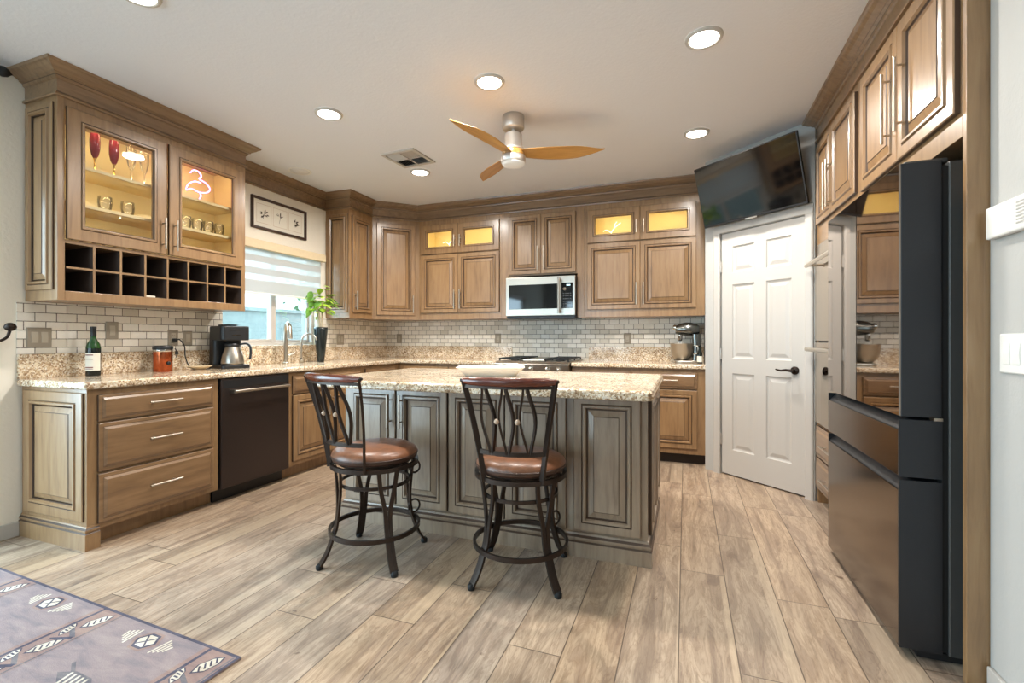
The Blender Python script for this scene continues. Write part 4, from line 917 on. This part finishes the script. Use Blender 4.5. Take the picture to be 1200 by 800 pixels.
# coffee maker, faces the room (+x)
t = thing('coffee_maker', 'black drip coffee maker with a steel thermal carafe, beside the sink', 'coffee maker', (-3.46, 2.78, CT), math.radians(70))
MB().prism(rrect(-0.105, 0.105, -0.16, 0.14, 0.03), 0.0, 0.028).build('base', 'black_plastic', t, bevel=0.004)
MB().prism(rrect(-0.105, 0.105, 0.02, 0.14, 0.03), 0.028, 0.24).build('tower', 'black_plastic', t, bevel=0.003)
MB().prism(rrect(-0.105, 0.105, -0.15, 0.14, 0.035), 0.222, 0.335).build('brew_head', 'black_plastic', t, bevel=0.008)
MB().box(-0.05, 0.05, -0.02, 0.09, 0.335, 0.350).lathe([(0.0, 0.352), (0.05, 0.350), (0.055, 0.345)], (0, -0.05, 0), 24).build('lid', 'black_plastic', t, bevel=0.004)
MB().box(-0.045, 0.03, -0.1525, -0.1495, 0.30, 0.305).box(-0.03, 0.03, -0.1525, -0.1495, 0.262, 0.268).build('front_trim', 'chrome', t)
cf = MB().lathe([(0.0, 0.030), (0.078, 0.030), (0.082, 0.036), (0.082, 0.05), (0.074, 0.10), (0.060, 0.145), (0.05, 0.172)], (0, -0.075, 0), 36).build('carafe', 'steel', t)
MB().lathe([(0.052, 0.17), (0.056, 0.176), (0.056, 0.196), (0.03, 0.208), (0.0, 0.209)], (0, -0.075, 0), 30).build('carafe_lid', 'black_plastic', cf)
MB().tube(bez([(0.045, -0.10, 0.19), (0.085, -0.125, 0.195), (0.108, -0.14, 0.165), (0.108, -0.14, 0.09), (0.100, -0.135, 0.07)], 8), 0, sect=(0.022, 0.014)).build('handle', 'black_plastic', cf)
# kitchen faucets
t = thing('faucet', 'tall brushed nickel gooseneck faucet with a curved flat spout at the sink', 'faucet', (-3.53, 3.42, CT))
MB().lathe([(0.0, 0.0), (0.03, 0.0), (0.03, 0.012), (0.022, 0.018)], seg=24).build('base', 'nickel', t)
ax = Vector((0.85, -0.50, 0)).normalized()
pts = [Vector((0, 0, 0.0)), Vector((0, 0, 0.10)), Vector((0, 0, 0.26))]+[Vector((0, 0, 0.27))+ax*(0.075*(1-math.cos(q)))+Vector((0, 0, 0.105*math.sin(q))) for q in [PI*k/10 for k in range(1, 11)]]+[ax*0.152+Vector((0, 0, 0.235))]
MB().tube(pts, [0.020]*3+[0.019]*6+[0.021]*4+[0.022], 18).build('spout', 'nickel', t)
MB().tube([(0.0, 0.02, 0.07), (0.02, 0.05, 0.085), (0.03, 0.085, 0.10)], [0.011, 0.008, 0.006], 10).build('lever', 'nickel', t)
t = thing('water_tap', 'slim dark drinking water tap between the faucet and the plant', 'faucet', (-3.53, 3.615, CT))
MB().lathe([(0.0, 0.0), (0.02, 0.0), (0.02, 0.03), (0.012, 0.04)], seg=20).build('base', 'nickel', t)
ax = Vector((0.94, 0.34, 0)).normalized(); pts = [Vector((0, 0, 0.03)), Vector((0, 0, 0.19))]+[Vector((0, 0, 0.20))+ax*(0.075*(1-math.cos(q)))+Vector((0, 0, 0.085*math.sin(q))) for q in [PI*k/12 for k in range(1, 12)]]
MB().tube(pts, 0.0085, 12).build('spout', 'steel', t)
MB().tube([(0.0, -0.01, 0.035), (0.03, -0.035, 0.045)], 0.006, 8).build('lever', 'black_plastic', t)
# plant in the tall vase
t = thing('plant_vase', 'tall tapering black vase with a trailing green pothos beside the window', 'plant', (-3.47, 3.81, CT))
MB().lathe([(0.0, 0.0), (0.030, 0.0), (0.033, 0.006), (0.047, 0.13), (0.060, 0.25), (0.066, 0.33), (0.066, 0.352), (0.060, 0.352), (0.055, 0.30), (0.0, 0.29)], seg=36).build('vase', 'vase_black', t)
b = MB(); rnd = random.Random(5)
for k in range(6):
    a = rnd.uniform(0, 6.28); b.tube(bez([(0.02*math.cos(a), 0.02*math.sin(a), 0.29), (0.03*math.cos(a), 0.03*math.sin(a), 0.45), (0.05*math.cos(a), 0.06*math.sin(a), 0.60)], 6), 0.007, 8)
b.build('stem', 'stem', t)
def leaf_mesh(b, c, d, up, L, W, mi):
    d = Vector(d).normalized(); s = d.cross(Vector(up)).normalized(); n = s.cross(d).normalized(); c = Vector(c)
    prof = [(0.0, 0.02), (0.1, 0.62), (0.28, 1.0), (0.5, 0.86), (0.75, 0.45), (1.0, 0.02)]; rows = []
    for q, w in prof:
        m = c+d*(L*q)-n*(0.35*L*q*q); rows.append((m+s*W*w*0.5-n*0.12*W*w, m, m-s*W*w*0.5-n*0.12*W*w))
    vs = [p for r in rows for p in r]; fs = []
    for i in range(len(rows)-1):
        for j in (0, 1): fs.append((3*i+j, 3*i+j+1, 3*i+3+j+1, 3*i+3+j))
    b.add(vs, fs, mi, True)
lv = MB()
for k in range(64):
    a = rnd.uniform(0, 6.28); el = rnd.uniform(-0.25, 0.9); r = rnd.uniform(0.02, 0.10); c = (r*math.cos(a)*0.9, r*math.sin(a)*1.15+0.005, 0.59+0.07*rnd.gauss(0, 1)*0.8+0.04*(1-r*10))
    leaf_mesh(lv, c, (math.cos(a), math.sin(a)*1.1, el-0.25), (0, 0, 1), rnd.uniform(0.075, 0.115), rnd.uniform(0.055, 0.08), 0 if rnd.random() < 0.75 else 1)
for y, z in ((-0.125, 0.62), (-0.16, 0.54), (-0.14, 0.70)): leaf_mesh(lv, (0.02, y, z), (0.15, -0.35, -0.9), (1, 0, 0.2), 0.11, 0.08, 1)
lv.tube(bez([(0, -0.02, 0.40), (0.01, -0.07, 0.52), (0.02, -0.13, 0.60), (0.02, -0.16, 0.55)], 6), 0.0025, 6, 1)
lv.build('leaves', ['leaf', 'leaf_dark'], t)
# tray on the island
t = thing('serving_tray', 'white rectangular ceramic serving tray on the island, behind the right stool', 'tray', (-1.17, 2.79, CT), math.radians(20))
b = MB(); rr = []
for i, z in ((0.062, 0.0), (0.056, 0.004), (0.012, 0.048), (0.0, 0.056), (0.003, 0.060), (0.020, 0.056), (0.064, 0.012)): rr.append([(x, y, z) for x, y in rrect(-0.215+i, 0.215-i, -0.14+i, 0.14-i, 0.03)])
b.loft(rr, 0, (True, True)); b.build('tray_body', 'ceramic', t, bevel=0.0015)
# stand mixer: head points left, bowl at left, column at right
t = thing('stand_mixer', 'grey stand mixer with a steel bowl at the right end of the back counter', 'stand mixer', (0.0, 4.95, CT), math.radians(0))
MB().prism([(x, y) for x, y in rrect(-0.105, 0.145, -0.10, 0.10, 0.07)], 0.0, 0.022).build('base', 'steel', t, bevel=0.006)
MB().loft([[(x, y, z) for x, y in rrect(0.06+0.004*k, 0.145-0.002*k, -0.05, 0.05, 0.03)] for k, z in ((0, 0.022), (2, 0.12), (1, 0.20), (0, 0.28))]).build('column', 'pewter', t, bevel=0.004)
rr = []
for k in range(13):
    s = k/12; x = -0.092+0.222*s; e = max(0.12, math.sin(PI*(0.10+0.80*s))**0.5); hh, ww = 0.066*e, 0.064*e; zc = 0.325+0.004*math.sin(PI*s)
    rr.append([(x, ww*math.cos(q), zc+hh*math.sin(q)) for q in [2*PI*i/24 for i in range(24)]])
MB().loft(rr, 0, (True, True), True).build('head', 'pewter', t)
MB().lathe([(0.0, -0.116), (0.022, -0.114), (0.026, -0.106), (0.026, -0.085)], (0, 0, 0.345), 22, axis='x').build('hub_cap', 'chrome', t)
MB().lathe([(0.018, 0.215), (0.022, 0.225), (0.024, 0.275)], (-0.05, 0, 0), 18).build('beater_shaft', 'chrome', t)
MB().tube([(-0.05, 0, 0.22), (-0.075, 0, 0.15), (-0.05, 0, 0.09), (-0.025, 0, 0.15), (-0.05, 0, 0.22)], 0.005, 8).build('beater', 'white_plastic', t)
bo = MB().lathe([(0.0, 0.024), (0.055, 0.024), (0.058, 0.032), (0.088, 0.06), (0.106, 0.10), (0.112, 0.185), (0.115, 0.19), (0.110, 0.19), (0.104, 0.10), (0.05, 0.04), (0.0, 0.036)], (-0.03, 0, 0), 36).build('bowl', 'steel', t)
MB().tube(bez([(0.074, -0.045, 0.17), (0.11, -0.06, 0.16), (0.112, -0.062, 0.10), (0.07, -0.05, 0.085)], 6), 0.006, 8).build('handle', 'steel', bo)
t = thing('oil_bottle', 'small dark bottle with a pale label tucked behind the mixer', 'bottle', (0.128, 4.80, CT))
MB().lathe([(0.0, 0.0), (0.022, 0.0), (0.024, 0.004), (0.024, 0.10), (0.010, 0.135), (0.010, 0.16), (0.012, 0.162), (0.012, 0.175), (0.0, 0.176)], seg=24).build('glass', 'wine_dark', t)
MB().lathe([(0.0246, 0.015), (0.0246, 0.07)], seg=24, caps=(False, False)).build('label', 'paper', t)

# ------------------------------------------------------------------ glassware and ornaments in the lit cabinets
def goblet(label, loc, red=True):
    t = thing('goblet', label, 'glass', loc, 0, 'stemmed glasses in the glass cabinet')
    MB().lathe([(0.0, 0.0), (0.030, 0.0), (0.028, 0.003), (0.006, 0.010), (0.005, 0.075), (0.010, 0.085)], seg=20).build('stem', 'gold' if red else 'tumbler', t)
    MB().lathe([(0.008, 0.084), (0.018, 0.105), (0.026, 0.145), (0.027, 0.19), (0.024, 0.235)], seg=20, caps=(True, False)).build('bowl', 'goblet_red' if red else 'tumbler', t)
    return t
XC = LUX
goblet('red stemmed goblet on the top shelf, leftmost in the glass cabinet', (XC-0.10, 1.615+0.13, 2.185))
goblet('red stemmed goblet on the top shelf, second from the left', (XC-0.10, 1.615+0.235, 2.185))
goblet('red stemmed goblet on the top shelf, third from the left', (XC-0.11, 1.615+0.345, 2.185))
goblet('clear stemmed glass on the top shelf beside the red goblets', (XC-0.10, 1.615+0.44, 2.185), False)
goblet('clear stemmed glass at the right end of the top shelf, behind the left door', (XC-0.10, 1.615+0.52, 2.185), False)
tum = None
def tumbler(label, loc, grp):
    global tum
    if tum is None:
        tum = tag(MB().lathe([(0.0, 0.0), (0.028, 0.0), (0.031, 0.004), (0.038, 0.055), (0.036, 0.095), (0.034, 0.095), (0.035, 0.055), (0.028, 0.010), (0.0, 0.010)], seg=22).build('tumbler', 'tumbler'), label, 'glass', grp); tum.location = loc; return
    o = tum.copy(); C.objects.link(o); o.location = loc; o['label'] = label; o['group'] = grp
for k, w in enumerate(('leftmost', 'second from left', 'third from left', 'rightmost')):
    tumbler(f'clear tumbler on the cabinet floor behind the left glass door, {w} of four', (XC-0.10, 1.615+0.14+0.115*k, 1.722), 'tumblers on the cabinet floor')
for k, w in enumerate(('leftmost', 'second from left', 'third from left', 'fourth from left', 'rightmost')):
    tumbler(f'clear tumbler on the middle shelf behind the right glass door, {w} of five', (XC-0.11, 1.615+0.72+0.088*k, 1.955), 'tumblers on the middle shelf')
for k, w in enumerate(('left', 'right')):
    tumbler(f'clear tumbler on the middle shelf behind the left glass door, {w} one', (XC-0.12, 1.615+0.30+0.13*k, 1.955), 'tumblers behind the left door')
t = thing('neon_sign', 'pink neon flamingo sign on the top shelf behind the right glass door', 'neon sign', (XC-0.12, 1.615+0.92, 2.186), PI/2)
b = MB(); b.tube(bez([(-0.07, 0, 0.20), (-0.045, 0, 0.228), (-0.005, 0, 0.228), (0.015, 0, 0.20), (0.0, 0, 0.175), (0.05, 0, 0.16), (0.085, 0, 0.125), (0.06, 0, 0.09), (0.0, 0, 0.075), (-0.06, 0, 0.085), (-0.10, 0, 0.065), (-0.085, 0, 0.11), (-0.04, 0, 0.145), (0.01, 0, 0.15)], 8), 0.0042, 8)
b.tube(bez([(0.0, 0, 0.078), (0.012, 0, 0.05), (-0.005, 0, 0.02), (-0.03, 0, 0.018)], 6), 0.0042, 8); b.build('tube', 'neon_pink', t)
MB().prism(rrect(-0.07, 0.07, -0.03, 0.03, 0.01), 0.0, 0.012).build('base', 'black_plastic', t)
MB().tube([(0.018, 0.006, 0.012), (0.018, 0.006, 0.09)], 0.002, 6).build('support', 'black_plastic', t)
def twig(label, loc, k):
    t = thing('twig_ornament', label, 'ornament', loc, 0, 'pale twig ornaments in the lit cabinets')
    MB().tube(bez([(0, 0, 0.0), (0.01, 0, 0.07), (-0.005, 0, 0.12), (0.03, 0, 0.17), (0.09, 0, 0.215)], 6), 0.004, 7).tube(bez([(-0.004, 0, 0.115), (-0.05, 0, 0.15), (-0.09, 0, 0.14)], 6), 0.0035, 7).tube(bez([(0.03, 0, 0.17), (0.03, 0, 0.20), (0.05, 0, 0.23)], 6), 0.003, 7).build('twig', 'twig_glow', t)
    MB().lathe([(0.0, 0.0), (0.045, 0.0), (0.045, 0.01), (0.01, 0.02)], seg=20).build('base', 'ceramic', t)
twig('pale branching twig ornament behind the leftmost small lit glass door', (-2.63, UF+0.14, 2.15), 0)
twig('pale branching twig ornament behind the lit glass door right of the microwave', (-0.72, UF+0.12, 2.136), 1)
t = thing('wine_rack_cloth', 'small white folded card lying in a lower cubby of the wine rack', 'card', (XC-0.05, 1.615+0.50, 1.4255))
MB().box(-0.04, 0.04, -0.035, 0.035, 0, 0.012).build('card', 'paper', t, bevel=0.003)
t.name = 'folded_card'

# ------------------------------------------------------------------ rug in the near left corner
RWD, RHT = 2.05, 1.5
t = thing('area_rug', 'muted purple and blue woven rug with cream motifs in the near left corner', 'rug', (-1.495, 1.25, 0), math.radians(-2.4))
b = MB(); b.box(-RWD, 0, -RHT, 0, 0.0005, 0.008, 0)
def rp(poly, mi, z): b.add([(x, y, 0.008+z) for x, y in poly], [tuple(range(len(poly)))], mi)
b.add([], []); zz = 0.0003
rp([(-RWD, -0.012), (0, -0.012), (0, 0), (-RWD, 0)], 3, zz); rp([(-0.012, -RHT), (0, -RHT), (0, 0), (-0.012, 0)], 3, zz*1.1)
def diamond(cx, cy, w, h, mi, z): rp([(cx-w, cy), (cx-w*0.45, cy-h), (cx+w*0.45, cy-h), (cx+w, cy), (cx+w*0.45, cy+h), (cx-w*0.45, cy+h)], mi, z)
def strip(x0, y0, x1, y1, w, mi, z):
    d = Vector((x1-x0, y1-y0)).normalized()*(w/2); n = Vector((-d.y, d.x)); rp([(x0-n.x, y0-n.y), (x1-n.x, y1-n.y), (x1+n.x, y1+n.y), (x0+n.x, y0+n.y)], mi, z)
def medal(cx, cy, s):
    diamond(cx, cy, 0.082*s, 0.062*s, 4, zz*2); diamond(cx, cy, 0.066*s, 0.05*s, 3, zz*3); diamond(cx, cy, 0.052*s, 0.038*s, 2, zz*4)
    strip(cx-0.03*s, cy-0.03*s, cx+0.03*s, cy+0.03*s, 0.008*s, 3, zz*5); strip(cx-0.03*s, cy+0.03*s, cx+0.03*s, cy-0.03*s, 0.008*s, 3, zz*5.5)
    for e in (-1, 1):
        for k in range(4):
            x = cx+e*(0.095+0.018*k)*s; L = (0.05-0.010*k)*s; strip(x, cy-L, x+e*0.012*s, cy+L, 0.010*s, 2, zz*(2+0.1*k))
def chevron_band(x0, x1, y, h, n, mi, mi2):
    for k in range(n):
        a = x0+(x1-x0)*k/n; c = x0+(x1-x0)*(k+0.5)/n; e = x0+(x1-x0)*(k+1)/n
        strip(a, y-h, c, y+h, h*0.55, mi, zz*(2+0.07*k)); strip(c, y+h, e, y-h, h*0.55, mi2, zz*(2.03+0.07*k))
        diamond(c, y-h*0.5, h*0.45, h*0.4, 2 if k % 2 else 4, zz*(4+0.05*k))
def rleaf(cx, cy, dx, dy, L, w, z):
    d = Vector((dx, dy)).normalized(); n = Vector((-d.y, d.x)); c = Vector((cx, cy))
    for q, mi, dz in ((1.0, 3, 0), (0.84, 2, zz)): 
        rp([tuple(c+d*(L*q*t)+n*(w*q*e)) for t, e in ((-0.5, 0), (-0.2, -0.5), (0.25, -0.42), (0.5, 0), (0.25, 0.42), (-0.2, 0.5))], mi, z+dz)
    for k in range(4): m = c+d*(L*(-0.24+0.16*k)); a = m-n*(w*0.26)-d*(L*0.05); e = m+n*(w*0.26)+d*(L*0.05); strip(a.x, a.y, e.x, e.y, 0.006, 3, z+zz*2.2)
for xb in (-0.085, -0.745, -1.41, -2.0):
    x0, x1 = xb-0.085, min(xb+0.073, -0.012)
    if x0 < -RWD: x0 = -RWD+0.002
    rp([(x0, -RHT), (x1, -RHT), (x1, -0.012), (x0, -0.012)], 4, zz*1.2)
    rp([(x0+0.02, -RHT), (x0+0.034, -RHT), (x0+0.034, -0.012), (x0+0.02, -0.012)], 3, zz*1.6); rp([(x1-0.012, -RHT), (x1-0.004, -RHT), (x1-0.004, -0.012), (x1-0.012, -0.012)], 1, zz*1.6)
    for k in range(9):
        y = -0.075-0.165*k; xm = (x0+x1)/2+0.01
        if y < -RHT+0.09: break
        rleaf(xm+0.012, y, 0.35, 1.0, 0.115, 0.055, zz*(2.2+0.03*k)); rleaf(xm-0.034, y-0.075, -0.45, 1.0, 0.085, 0.036, zz*(2.4+0.03*k))
        strip(x0+0.03, y-0.05, xm+0.045, y-0.098, 0.016, 1, zz*(1.9+0.02*k)); strip(xm+0.045, y-0.098, x0+0.06, y-0.135, 0.014, 3, zz*(2.0+0.02*k))
for cx in (-0.411, -1.077, -1.74):
    for k in range(4):
        y = -0.077-0.42*k; medal(cx, y, 0.80)
        if y-0.235 > -RHT+0.05:
            diamond(cx, y-0.22, 0.10, 0.028, 1, zz*1.5); strip(cx-0.11, y-0.17, cx+0.05, y-0.25, 0.012, 1, zz*1.8)
            for q in range(5): strip(cx-0.05+0.022*q, y-0.20, cx-0.03+0.022*q, y-0.27, 0.009, 2, zz*(2+0.05*q))
            diamond(cx+0.01, y-0.285, 0.06, 0.02, 2, zz*2.6)
b.build('rug_body', ['rug_field', 'rug_blue', 'rug_cream', 'rug_dark', 'rug_rust'], t)
